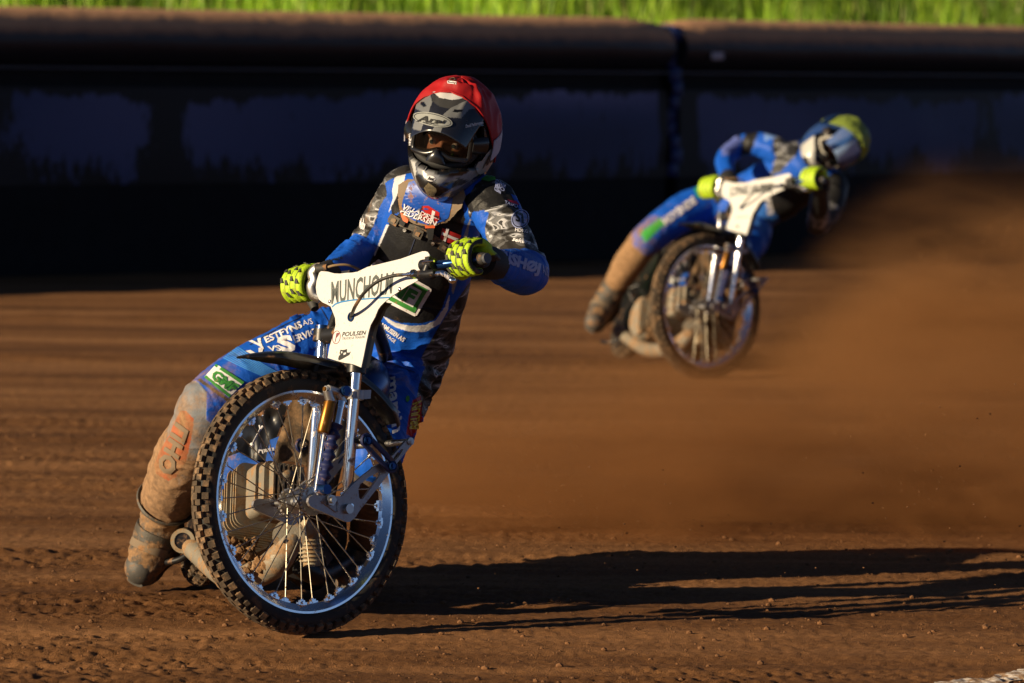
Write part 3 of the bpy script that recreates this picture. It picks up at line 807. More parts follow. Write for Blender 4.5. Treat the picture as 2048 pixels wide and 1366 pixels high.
    mb = MB(); mb.tube([K(846, 524, .036), K(868, 522, .036)], .0028, 8); mb.tube([K(804, 549.7), K(815, 549), K(816, 549), K(830, 548.3)], [.0042, .0042, .0068, .0068], 12); mb.disc(K(827, 548), p2 - p1, .0125, .004, 18); mb.disc(K(831.5, 548), p2 - p1, .0095, .003, 12)
    part('cable_adjuster', mb, M_CHROME, root)
    mb = MB(); lv = smooth_path([K(864, 548), K(876, 546.5, .034), K(887, 547, .038), K(896, 553, .040), K(902, 558, .042)], 5)
    mb.tube(lv, .0052, 10, ry=.0075); mb.ball(K(904.5, 560.5, .043), .0098, 14, 10); part('clutch_lever', mb, M_CHROME, root)
    # throttle housing and cable on the right grip
    mb = MB()
    th = smooth_path([P(641, 536, 13.16), P(632, 538, 13.165), P(624, 547, 13.17), P(628, 560, 13.165), P(622, 572, 13.165), P(626, 590, 13.165), P(640, 597, 13.16)], 5)
    mb.tube(th, .0095, 12, ry=.015); part('throttle_housing', mb, M_STEEL, root)
    mb = MB(); mb.tube([P(634, 538, 13.16), P(656, 535, 13.14)], [.0135, .010], 14); part('throttle_boot', mb, M_RUBGRIP, root)
    mb = MB(); mb.tube(smooth_path([P(654, 535, 13.14), P(668, 531, 13.13), P(690, 529.5, 13.13), P(708, 534, 13.14), P(724, 545, 13.16), P(735, 570, 13.2)], 6), .0035, 8); part('throttle_cable', mb, mat('tan_cable', (.23, .15, .075), .7), root)
    mb = MB(); mb.tube([P(624, 600, 13.2), P(630, 618, 13.18)], [.016, .011], 12); part('grip_flange', mb, M_RUBGRIP, root)
    # clutch cable looping down into the grommet of the plate
    g0 = onP(702.4, 633.7, -.01); cab = smooth_path([onP(806, 549.7, .030), onP(786, 551.7, .034), onP(757, 562, .042), onP(731, 583, .044), onP(712.5, 609, .034), onP(704, 628, .012), g0], 7)
    mb = MB(); mb.tube(cab, .0047, 10); part('clutch_cable', mb, mat('black_cable', (.015, .014, .012), .45, dirt=.15), root)
    # ---- footings, frame and everything behind the wheel
    mb = MB()
    head = c + FU * .0 - PN * .05
    pel = P(800, 760, 13.85); rear = np.array([-.80, 14.13, .335]); bb = P(640, 1120, 13.65)
    mb.tube(smooth_path([head, P(745, 640, 13.35), P(775, 745, 13.75), P(740, 790, 14.05)], 6), .019, 12)
    mb.tube(smooth_path([head - FU * .12, P(690, 850, 13.42), P(655, 1010, 13.46), P(640, 1110, 13.62)], 6), .017, 12)
    for s in (-.07, .07):
        off = np.array([s, 0, 0]); mb.tube(smooth_path([P(720, 790, 13.98) + off, rear + off * 1.1 + [0, 0, .02]], 2), .011, 10); mb.tube(smooth_path([bb + off, P(560, 1140, 13.9) + off, rear + off * 1.1], 4), .012, 10)
    part('frame_tube', mb, M_BLKMET, root)
    return root, head, rear, bb

def build_engine(root, rear, bb):
    # forward-lying single cylinder seen through the wheel
    a0 = P(455, 1046, 13.62); a1 = P(575, 968, 13.30); ax = nrm(a1 - a0); up = nrm(np.array([.18, .05, 1]) - ax * (np.array([.18, .05, 1]) @ ax)); sd = np.cross(up, ax)
    def rr(hw, hh, rad, n=5):
        o = []
        for (cx, cy, s) in ((hw - rad, hh - rad, 0), (-hw + rad, hh - rad, 1), (-hw + rad, -hh + rad, 2), (hw - rad, -hh + rad, 3)):
            for i in range(n): t = (s + i / (n - 1)) * math.pi / 2; o.append((cx + rad * math.cos(t), cy + rad * math.sin(t)))
        return o
    mb = MB(); Ln = np.linalg.norm(a1 - a0)
    for i in range(12):
        t = .10 + .55 * i / 11
        mb.plate(rr(.088 + .002 * (i % 3), .090, .028), [], a0 + ax * Ln * t, sd, up, .0042)
    mb.tube([a0, a0 + ax * Ln * .72], .062, 20)
    part('cylinder_fins', mb, M_FIN, root, 35)
    mb = MB()
    mb.plate(rr(.066, .074, .02), [], a0 + ax * Ln * .76, sd, up, .06)
    mb.plate(rr(.060, .066, .018), [], a0 + ax * Ln * .90, sd, up, .035)
    for i in range(7): mb.box(a0 + ax * Ln * .97 + sd * (-.042 + .014 * i), sd * .0028, up * .055, ax * .018)
    mb.ball(a0 + ax * Ln * .96 + up * .03, (.03, .03, .02), 14, 8)
    part('cylinder_head', mb, M_ALU, root, 35)
    mb = MB()
    cc = P(470, 1040, 13.72)
    mb.plate(rr(.075, .105, .045), [], cc, sd, up, .13); mb.plate(rr(.065, .09, .04), [], cc + ax * .075, sd, up, .03)
    for q in ((-.07, .08), (.07, .08), (-.07, -.08), (.07, -.08), (.09, 0), (-.09, 0)): mb.disc(cc + ax * .095 + sd * q[0] + up * q[1], ax, .008, .012, 8)
    mb.tube([cc + sd * .09, cc - sd * .08], .095, 26)
    part('crankcase', mb, M_ALU, root, 35)
    mb = MB(); c2 = P(622, 1100, 13.42)
    for i in range(6): mb.tube([c2 + FZ * (-.03 + i * .011), c2 + FZ * (-.026 + i * .011)], .034, 18)
    mb.tube([c2 - FZ * .045, c2 + FZ * .05], .024, 16); mb.tube([c2 + FZ * .05, P(596, 1045, 13.36)], .026, 14); part('carburettor', mb, M_FIN, root)
    mb = MB(); ex = smooth_path([P(590, 1065, 13.28), P(575, 1095, 13.26), P(545, 1130, 13.30), P(500, 1152, 13.42), P(450, 1150, 13.62), P(400, 1110, 13.85), P(368, 1082, 13.95)], 6)
    mb.tube(ex, np.interp(np.linspace(0, 1, len(ex)), [0, .3, .8, 1], [.026, .040, .032, .026]), 20); mb.disc(P(578, 1072, 13.25), (0, 1, 0), .045, .012, 20); bolt(mb, P(553, 1078, 13.22), (0, -1, 0), .006)
    part('exhaust_pipe', mb, M_ALU, root)
    mb = MB(); a = P(372, 1078, 13.95); mb.tube([a, a + nrm([-.1, -1, 0]) * .05], .034, 24); mb.ring(a + nrm([-.1, -1, 0]) * .052, (-.1, -1, 0), .028, [(.007, -.004), (.007, .006), (-.004, .006), (-.004, -.004)], 24); part('silencer_end', mb, M_FIN, root)
    mb = MB(); mb.disc(a + nrm([-.1, -1, 0]) * .052, (-.1, -1, 0), .025, .004, 20); part('silencer_hole', mb, M_BLKPL, root)
    # mud packed on the crankcase and pipe
    mb = MB()
    for i in range(150):
        t = random.random()
        if i < 90: q = P(432 + 78 * random.random(), 1075 + 42 * random.random(), 13.38 + .1 * random.random())
        else: q = P(480 + 90 * t, 1150 - 45 * t + 28 * (random.random() - .5), 13.25 + .05 * (1 - t))
        r = .004 + .011 * random.random() ** 2
        mb.add(IV * r * (1 + .5 * (np.random.rand(12, 1) - .5)) + q, IF)
    part('caked_mud', mb, M_MUD, root, 20).__setitem__('kind', 'stuff')
    # leather flap hanging in front of the engine
    def flap(name, pts, D, m, bow=.02, th=.004, k=3, skew=(0, 0)):
        tri = tessellate_polygon([[Vector((a, b, 0)) for a, b in pts]]); uv, t = subdiv2(np.array(pts, float), np.array(tri), k)
        c0 = uv.mean(0); V = []
        for a, b in uv:
            d = D + skew[0] * (a - c0[0]) / 100 + skew[1] * (b - c0[1]) / 100 + bow * vnoise(np.array([a * .02, b * .012, D * 3])) + .35 * bow * vnoise(np.array([a * .07, b * .03, D * 7])); V.append(P(a, b, d))
        V = np.array(V); n = len(V); fr = [tuple(x) for x in t]
        cnt = {}
        for x in fr:
            for q in range(3): e = (x[q], x[(q + 1) % 3]); cnt[e] = 1
        edge = [e for e in cnt if (e[1], e[0]) not in cnt]
        f = fr + [tuple(n + q for q in reversed(x)) for x in fr] + [(a, b, n + b, n + a) for a, b in edge]
        V2 = np.vstack([V, V + np.array([0, th, 0])])
        return mesh_obj(name, V2, [tuple(int(z) for z in x) for x in f], m, root, origin=ORIGIN[0], auto=60)
    flap('mud_flap', [(583, 800), (612, 796), (652, 800), (656, 850), (648, 915), (641, 948), (622, 938), (600, 926), (572, 922), (545, 930), (552, 890), (566, 850)], 13.20, M_LEATHER, .03, k=4)
    flap('side_cover', [(452, 870), (470, 832), (500, 806), (545, 798), (578, 802), (566, 842), (545, 895), (530, 940), (505, 968), (465, 985), (436, 992), (434, 950), (440, 905)], 13.50, M_BLKPL, .035, k=4)
    flap('side_cover_stripe', [(540, 880), (560, 872), (566, 885), (552, 930), (541, 955), (524, 972), (528, 935)], 13.44, M_SUITBLUE, .01, k=2)
    flap('side_cover_panel', [(437, 975), (452, 915), (478, 905), (520, 925), (532, 940), (505, 975), (462, 990), (438, 995)], 13.455, M_SUITBLUE, .02, k=2)
    for s, q, m in (('service', [(553, 905), (551, 896), (572, 892), (574, 901)], M_WHITEPRINT), ('A', [(540, 908), (544, 886), (549, 886), (552, 907)], M_WHITEPRINT), ('METAL', [(470, 893), (469, 887), (484, 883), (485, 889)], M_REDPRINT)):
        uv, t = text_mesh(s, .02); px = quadmap(uv, q); V = np.array([P(a - 25, b, 13.41) for a, b in px]); mesh_obj('lettering', V, t, m, root, origin=ORIGIN[0], smooth=False)
    # spanner sign on the cover
    mb = MB(); w0, w1 = P(504, 890, 13.40), P(521, 858, 13.40); mb.tube([w0, w1], .0045, 8, ry=.002); mb.tube([w1, P(519, 850, 13.40)], .003, 6); mb.tube([w1, P(526, 852, 13.40)], .003, 6); mb.ball(w0, .007, 8, 6); part('spanner_sign', mb, M_WHITEPRINT, root)
    # rear wheel, guard, seat, tank
    hb = nrm([.16, -.985, 0]); upb = nrm([.30, .05, .95]); upb = nrm(upb - hb * (hb @ upb)); lft = np.cross(upb, hb)
    wheel('rear_wheel', root, rear, lft, upb, .335, .042, 36, 60, False)
    for s in (1, -1):
        mb = MB(); mb.disc(rear + lft * s * .048, lft, .262, .004, 48); mb.disc(rear + lft * s * .052, lft, .05, .01, 24); part('wheel_cover', mb, M_BLKPL, root)  # solid discs, as such machines carry, added to close gaps in the ground shadow
    mb = MB(); cg = smooth_path([rear + lft * .075, P(560, 1100, 13.95), P(600, 1090, 13.75), P(630, 1080, 13.6)], 4); mb.tube(cg, .075, 18, ry=.018, side=np.array([0, 0, 1.])); part('primary_cover', mb, M_ALU, root)  # extra bulk here, added to thicken the shadow the machine throws
    mb = MB(); cg = smooth_path([P(620, 1000, 13.6), P(640, 1060, 13.65), P(600, 1130, 13.8)], 4); mb.tube(cg, .09, 18, ry=.06); part('gearbox', mb, M_BLKMET, root)
    mb = MB(); V = []; n = 26; k = 5
    for i in range(n):
        a = math.radians(5 + 95 * i / (n - 1)); r = .375 + .02 * (i / n)
        for j in range(k):
            u = (j / (k - 1)) * 2 - 1; V.append(rear + (upb * math.cos(a) - hb * math.sin(a)) * (r - .02 * u * u) + lft * u * .075)
    f = [(i * k + j, i * k + j + 1, (i + 1) * k + j + 1, (i + 1) * k + j) for i in range(n - 1) for j in range(k - 1)]; V = np.array(V)
    f2 = [tuple(n * k + q for q in reversed(x)) for x in f]; mb.add(np.vstack([V, V - upb * .003]), f + f2); part('rear_mudguard', mb, M_BLKPL, root, 50)
    mb = MB(); mb.tube(smooth_path([P(755, 765, 13.62), P(762, 742, 13.85), P(745, 742, 14.15), P(735, 730, 14.35)], 5), [.05] * 16, 16, ry=.028, side=lft); part('seat', mb, M_LEATHER, root)
    mb = MB(); mb.tube(smooth_path([P(700, 800, 13.3), P(715, 770, 13.45), P(735, 765, 13.62)], 5), [.04, .06, .075, .085, .09, .09, .085, .08, .075, .07, .05], 18); part('fuel_tank', mb, M_BLUEAN, root)
    for s in (0, -.155):
        mb = MB(); q = L1 + FN * s + FU * .485; mb.tube([q - FU * .008, q + FU * .006], .0235, 20); part('fork_cap', mb, M_BLUEAN, root)
    # footrest hoop low on the right
    mb = MB(); mb.tube(smooth_path([P(318, 1122, 14.02), P(338, 1124, 13.98), P(365, 1116, 13.95), P(388, 1095, 13.92), P(400, 1065, 13.9), P(430, 1050, 13.8)], 6), .0095, 10); part('footrest', mb, M_BLKMET, root)
    mb = MB(); mb.tube(smooth_path([P(600, 1130, 13.5), P(640, 1150, 13.55), P(690, 1120, 13.7)], 5), .03, 14); mb.disc(P(655, 1105, 13.62), (1, -.25, .1), .075, .03, 30); part('chain_case', mb, M_BLKMET, root)

def plate_and_print(root, which):
    PL = [(639, 546), (643, 542.5), (656, 543.5), (669, 547), (681, 547.5), (693, 546), (705, 545.5), (716, 543.5), (736, 534), (765, 527), (802, 518), (833, 507), (845, 503), (851, 502.5), (856, 504), (859.5, 509), (860, 515), (858, 523), (851, 535), (845, 548), (835, 562), (816, 572), (785, 592), (769, 605), (762, 612), (757, 619), (751, 634), (742, 650), (738, 664), (733, 687), (728, 712), (723, 735), (716, 732), (708, 729), (700, 727), (691, 726), (675, 722), (656, 716), (660, 693), (667, 671), (672, 650), (671, 636), (662, 613), (655, 609), (646, 605), (639, 599), (634, 587), (632.5, 575), (634, 562)]
    poly_on_plate(PL, M_CREAM, root, 'number_plate', th=.0028, off=0)
    # black mud flap folded back from the plate's near edge
    mb = MB(); e = [(769, 605), (757, 619), (751, 634), (742, 650), (738, 664), (733, 687), (728, 712), (723, 735)]
    V = []; 
    for (a, b) in e: q = onP(a, b, -.003); V += [q, q - PN * .016 + FN * .012]
    f = [(2 * i, 2 * i + 1, 2 * i + 3, 2 * i + 2) for i in range(len(e) - 1)]; V = np.array(V); n = len(V)
    mb.add(np.vstack([V, V - FN * .003]), f + [tuple(n + q for q in reversed(x)) for x in f]); part('plate_stay', mb, M_BLKPL, root, 50)
    # grommet and screws
    mb = MB(); q = onP(702.4, 633.7, .002); mb.ring(q, PN, .0105, [(.0035, -.002), (.002, .003), (-.002, .003), (-.0035, -.002)], 26, FN); part('grommet', mb, M_BLUEAN, root)
    mb = MB(); mb.disc(onP(702.4, 633.7, .002), PN, .0075, .001, 16); part('grommet_hole', mb, M_BLACKPRINT, root)
    for (a, b, r) in ((799.4, 578.4, .0062), (659.4, 603, .0055)):
        mb = MB(); mb.ball(onP(a, b, .002), (r, r, r * .6), 14, 8, axes=[FN, FU, PN]); part('screw', mb, M_CHROME, root)
    if which == 1:
        text_on_plate('MUNCHOLM', [(662.5, 609), (662.5, 563), (788, 543), (783.5, 587.6)], M_GREYPRINT, root, bold=.026)
        line = [(664.5, 615.5), (672, 609.5), (683, 605.5), (703, 602), (724, 600), (752, 598), (780, 596.3), (780, 593.3), (752, 595), (724, 597), (703, 599), (683, 602), (670, 607), (664, 612.5)]
        poly_on_plate(line, M_BLUEPRINT, root, 'blue_line')
        text_on_plate('POULSEN', [(683.6, 673.7), (684.8, 664), (733, 660.6), (731.8, 669.5)], M_BLACKPRINT, root, bold=.03, shear=.15)
        text_on_plate('TRUCKS & TRAILERS', [(683.6, 679.8), (684.3, 675), (731, 671), (730.4, 676)], M_BLACKPRINT, root, bold=.01, shear=.1)
        poly_on_plate(ell(673, 674.7, 8.1, 13.6, 8), M_REDPRINT, root, 'emblem_ring', holes=[ell(673, 674.7, 7.0, 12.3, 8)])
        text_on_plate('P', [(669, 686), (669.5, 667), (679.5, 665), (676, 676)], M_REDPRINT, root, bold=.05, shear=.3)
        hat = [(679.5, 706), (681, 699.5), (687, 700), (694.5, 698), (694, 705), (699, 705), (702, 703), (699, 710), (690, 715), (683, 719), (678, 721), (676.5, 718), (678, 712), (681, 709)]
        poly_on_plate(hat, M_BLACKPRINT, root, 'hat_emblem', holes=[[(682, 703), (685, 702.5), (685, 706), (682.5, 707)], [(687, 706), (692, 704.5), (692.5, 708), (687, 710.5)]])
    else:
        text_on_plate('LYNG HUBBE', [(663, 597), (663, 562), (800, 539), (797, 573)], M_BLACKPRINT, root, bold=.05)
        text_on_plate('sparekassen', [(684, 677), (684, 668), (731, 664), (730, 672)], M_BLACKPRINT, root, bold=.01)
        poly_on_plate(ell(692, 705, 5, 5, 0, 7), M_BLACKPRINT, root, 'small_emblem')

M_SUITBLUE = mat('suit_blue', (.010, .085, .42), .5, dirt=.15, dscale=20, bump=.2, bscale=200)
bike1, head1, rear1, bb1 = build_bike()
build_engine(bike1, rear1, bb1)
plate_names = {'number_plate', 'plate_stay', 'grommet', 'grommet_hole', 'screw', 'lettering', 'blue_line', 'emblem_ring', 'hat_emblem'}
# ---- second machine: a copy of the first with each of its parts, standing further back
O1 = ORIGIN[0].copy()
bike2 = bike1.copy(); COL.objects.link(bike2)
bike2['label'] = 'speedway motorcycle half hidden in dust under the rider with the yellow helmet cover'
for ch in list(bike1.children):
    c = ch.copy(); COL.objects.link(c); c.parent = bike2
    for g in list(ch.children):
        d = g.copy(); COL.objects.link(d); d.parent = c
plate_and_print(bike1, 1)
C1 = FO; C2 = P(1411, 588, 23.6)
Rt = Matrix.Rotation(math.radians(0.5), 3, 'Z') @ Matrix.Rotation(math.radians(4.5), 3, 'Y')     # leaned over a little more
# keep the tyre on the ground
k_ = 1.0
T2 = Matrix.Translation(Vector(C2)) @ Rt.to_4x4() @ Matrix.Translation(Vector(O1 - C1))
q = T2 @ (Vector(P(640, 1270, 12.92)) - Vector(O1)); print('bike2 contact', q)
T2 = Matrix.Translation((0, 0, -(T2 @ (Vector(FO - FZ * .340) - Vector(O1)))[2] - .003)) @ T2
bike2.matrix_world = T2
# its own plate with its own print
plate_root2 = bike2
_keep = set(bpy.data.objects)
plate_and_print(bike2, 2)
def to2(p): return np.array(T2 @ (Vector(p) - Vector(O1)))
# ================================================================== the riders
M_SUIT = mat('race_suit', (1, 1, 1), .52, 0, var=.14, vscale=10, bump=.35, bscale=160, attr=True, dscale=9, dcol=(.165, .095, .048), sheen=.0, spec=.25)
M_BOOT = mat('boot_leather', (.05, .045, .04), .7, var=.3, bump=.5, bscale=90, dirt=.78, dscale=15, dcol=(.155, .085, .038))
M_SOLE = mat('boot_sole', (.06, .055, .05), .6, var=.3, bump=.3, bscale=60, dirt=.4, dscale=20)
M_GLOVE = mat('glove_cloth', (1, 1, 1), .62, var=.12, bump=.4, bscale=200, attr=True, dscale=30)
M_PAD = mat('glove_pad', (.035, .035, .03), .8)
M_CUFF = mat('black_cuff', (.008, .008, .009), .75)
M_SHELL = mat('helmet_paint', (1, 1, 1), .25, 0, var=.03, dirt=.0, attr=True, coat=.5, dcol=(.16, .10, .06), dscale=30)
M_RED = mat('red_cover_cloth', (.29, .005, .007), .6, var=.10, vscale=12, bump=.35, bscale=25, spec=.3)
M_YELCAP = mat('yellow_cover_cloth', (.17, .23, .035), .6, var=.10, vscale=12, bump=.35, bscale=25)
M_SKIN = mat('skin', (.50, .24, .15), .5, var=.1)
M_EYE = mat('eye_white', (.7, .66, .62), .2); M_IRIS = mat('iris', (.03, .06, .08), .2)
M_STRAP = mat('strap_white', (.42, .40, .48), .6, dirt=.10, dscale=30)
M_BUCKLE = mat('dusty_black_plastic', (.05, .043, .034), .6, var=.3, bump=.3, bscale=150, dirt=.35, dscale=25)
M_TAN = mat('dusty_tan', (.16, .115, .075), .8, dirt=.3, dscale=30)
M_ORNG = mat('orange_loop', (.60, .10, .025), .6)
def lens_mat():
    m, N, L, B = new_mat('goggle_lens')
    t = N.new('ShaderNodeBsdfTransparent'); t.inputs[0].default_value = (.42, .37, .32, 1)
    g = N.new('ShaderNodeBsdfGlossy'); g.inputs['Roughness'].default_value = .05
    f = N.new('ShaderNodeFresnel'); f.inputs[0].default_value = 1.45; x = N.new('ShaderNodeMixShader')
    L.new(f.outputs[0], x.inputs[0]); L.new(t.outputs[0], x.inputs[1]); L.new(g.outputs[0], x.inputs[2]); L.new(x.outputs[0], N['Material Output'].inputs[0]); return m
M_LENS = lens_mat()

def union(mb, voxel, smooth=2, sub=0):
    V, F = mb.arrays() if isinstance(mb, MB) else mb
    me = bpy.data.meshes.new('u'); me.from_pydata(V.tolist(), [], F); ob = bpy.data.objects.new('u', me); COL.objects.link(ob)
    r = ob.modifiers.new('r', 'REMESH'); r.mode = 'VOXEL'; r.voxel_size = voxel; r.adaptivity = 0
    if smooth: s = ob.modifiers.new('s', 'SMOOTH'); s.factor = .5; s.iterations = smooth
    if sub: q = ob.modifiers.new('q', 'SUBSURF'); q.levels = sub; q.render_levels = sub
    dg = bpy.context.evaluated_depsgraph_get(); dg.update()
    e = bpy.data.meshes.new_from_object(ob.evaluated_get(dg))
    v = np.empty(len(e.vertices) * 3); e.vertices.foreach_get('co', v); v = v.reshape(-1, 3)
    li = np.empty(len(e.loops), int); e.loops.foreach_get('vertex_index', li)
    assert len(li) == 4 * len(e.polygons); f = li.reshape(-1, 4)
    bpy.data.objects.remove(ob); bpy.data.meshes.remove(me); bpy.data.meshes.remove(e)
    return v, f
def vnormals(V, F):
    n = np.cross(V[F[:, 2]] - V[F[:, 0]], V[F[:, 3]] - V[F[:, 1]]); N = np.zeros_like(V)
    for k in range(4): np.add.at(N, F[:, k], n)
    return N / np.maximum(np.linalg.norm(N, axis=1, keepdims=True), 1e-12)
def inpoly(p, poly):
    poly = np.array(poly, float); x, y = p[:, 0], p[:, 1]; ins = np.zeros(len(p), bool); j = len(poly) - 1
    for i in range(len(poly)):
        xi, yi = poly[i]; xj, yj = poly[j]
        c = ((yi > y) != (yj > y)); ins ^= c & (x < (xj - xi) * (y - yi) / (yj - yi + 1e-12) + xi); j = i
    return ins

class Body:
    def __init__(s): s.seg = []; s.mb = MB()
    def limb(s, label, pts, r, ry=None, side=None, n=20, k=5, bulge=True, wr=.004, dirt=0.0):
        P_ = smooth_path(pts, k); t = np.linspace(0, 1, len(P_)); ts = np.linspace(0, 1, len(pts))
        R = np.interp(t, ts, r); RY = np.interp(t, ts, ry) if ry is not None else R
        s.mb.tube(P_, R, n, True, RY, side)
        s.mb.ball(P_[0], R[0] if ry is None else min(R[0], RY[0])); s.mb.ball(P_[-1], R[-1] if ry is None else min(R[-1], RY[-1]))
        s.seg.append((label, P_, R, np.interp(t, ts, np.ones(len(pts)) * np.asarray(wr)), np.interp(t, ts, np.ones(len(pts)) * np.asarray(dirt))))
    def finish(s, voxel, smooth=3, sub=0):
        V, F = union(s.mb, voxel, smooth, sub); s.V, s.F = V, F
        best = np.full(len(V), 1e9); s.lab = np.zeros(len(V), int); s.t = np.zeros(len(V)); s.u = np.zeros((len(V), 3)); s.w = np.zeros(len(V)); s.d = np.zeros(len(V)); s.len = np.zeros(len(V))
        for k, (lb, Pp, R, wr, dr) in enumerate(s.seg):
            L = np.concatenate([[0], np.cumsum(np.linalg.norm(np.diff(Pp, axis=0), axis=1))])
            for i in range(len(Pp) - 1):
                a, b = Pp[i], Pp[i + 1]; ab = b - a; tt = np.clip(((V - a) @ ab) / (ab @ ab), 0, 1)
                q = a + tt[:, None] * ab; d = np.linalg.norm(V - q, axis=1); r = R[i] + (R[i + 1] - R[i]) * tt; dd = d - r
                m = dd < best; best[m] = dd[m]; s.lab[m] = k; s.t[m] = ((i + tt) / (len(Pp) - 1))[m]; s.len[m] = (L[i] + tt * (L[i + 1] - L[i]))[m]
                s.u[m] = ((V - q) / np.maximum(d, 1e-6)[:, None])[m]; s.w[m] = (wr[i] + (wr[i + 1] - wr[i]) * tt)[m]; s.d[m] = (dr[i] + (dr[i + 1] - dr[i]) * tt)[m]
        # cloth folds running round the limbs
        N = vnormals(V, F)
        c = np.stack([s.len * 17 + s.lab * 5.1, s.u[:, 0] * 1.1 + s.u[:, 2] * .5, s.u[:, 1] * 1.1], 1)
        wob = vnoise(V * 9)[:, None] * np.array([[1.3, 0, 0]]) + vnoise(V * 21 + 7)[:, None] * np.array([[.5, 0, 0]])
        n1 = 1 - np.abs(vnoise(c + wob)) * 2.2; n2 = 1 - np.abs(vnoise(c * 2.1 + 11 + wob)) * 2
        V = V + N * ((n1 * .8 + n2 * .35 - .25) * s.w)[:, None]
        s.V = V; s.N = vnormals(V, F); s.bvh = None
        return s
    def paint_setup(s, base):
        s.col = np.zeros((len(s.V), 3)); s.mask = np.zeros((len(s.V), 3))
        s.px = proj(s.V); s.face = np.einsum('ij,ij->i', s.N, nrm_rows(CAMP - s.V))
        for k, (lb, *_) in enumerate(s.seg):
            m = s.lab == k; f = base(lb, s.t[m], s.u[m], s.V[m]); s.col[m] = f[0]; s.mask[m, 0] = f[1]
        s.mask[:, 1] = s.d
    def poly(s, pts, c, camo=0.0, back=-.25, labels=None, dirt=None):
        m = inpoly(s.px, pts) & (s.face > back)
        if labels is not None: m &= np.isin(s.lab, [k for k, q in enumerate(s.seg) if q[0] in labels])
        s.col[m] = c; s.mask[m, 0] = camo
        if dirt is not None: s.mask[m, 1] = dirt
    def tree(s):
        if s.bvh is None: s.bvh = BVHTree.FromPolygons(s.V.tolist(), s.F.tolist())
        return s.bvh
def nrm_rows(v): return v / np.linalg.norm(v, axis=1, keepdims=True)

def drape_pts(bvh, px, off):
    out = []; last = None; miss = []
    for i, (a, b) in enumerate(px):
        r = Vector(ray(a, b)).normalized(); h = bvh.ray_cast(Vector(CAMP), r, 60)
        if h[0] is None: out.append(None); miss.append(i)
        else:
            n = h[1]; n = n if n.dot(r) < 0 else -n; w = (n - r * .6).normalized(); out.append(np.array(h[0] + w * off))
    good = [q for q in out if q is not None]
    if not good: return None
    g = np.array(good); gp = proj(g)
    for i in miss:
        j = int(np.argmin(np.linalg.norm(gp - np.array(px[i]), axis=1))); dy = g[j][1]; out[i] = P(px[i][0], px[i][1], dy)
    return np.array(out)
def drape_text(body, s, quad, m, parent, bold=.02, sub=2, off=.0022, shear=0, name='lettering'):
    uv, t = text_mesh(s, bold, shear); uv, t = subdiv2(uv, t, sub); V = drape_pts(body.tree(), quadmap(uv, quad), off)
    if V is None: print('miss', s); return
    return mesh_obj(name, V, t, m, parent, origin=ORIGIN[0], smooth=True)
def drape_poly(body, pts, m, parent, name, off=.003, th=.003, sub=3, holes=()):
    loops = [list(pts)] + [list(h) for h in holes]
    tri = tessellate_polygon([[Vector((a, b, 0)) for a, b in l] for l in loops]); uv, t = subdiv2(np.array([q for l in loops for q in l], float), np.array(tri), sub)
    top = drape_pts(body.tree(), uv, off)
    if top is None: print('miss poly', name); return None
    n = len(top); view = nrm_rows(top - CAMP); bot = top + view * (th + off * .8)
    a = np.array(tri[0]); fr = [tuple(x) for x in t]
    p = uv[list(fr[0])]; cr = np.cross(p[1] - p[0], p[2] - p[0])
    if cr > 0: fr = [x[::-1] for x in fr]
    cnt = {(x[q], x[(q + 1) % 3]) for x in fr for q in range(3)}
    edge = [e for e in cnt if (e[1], e[0]) not in cnt]
    f = fr + [tuple(n + q for q in reversed(x)) for x in fr] + [(b, a, n + a, n + b) for a, b in edge]
    return mesh_obj(name, np.vstack([top, bot]), [tuple(int(z) for z in x) for x in f], m, parent, origin=ORIGIN[0], auto=50)
def stroke(pts, w):
    pts = smooth_path(pts, 4); t = np.gradient(pts, axis=0); t /= np.linalg.norm(t, axis=1, keepdims=True); n = np.stack([-t[:, 1], t[:, 0]], 1)
    w = np.ones(len(pts)) * w
    return [tuple(q) for q in pts + n * w[:, None] / 2] + [tuple(q) for q in (pts - n * w[:, None] / 2)[::-1]]

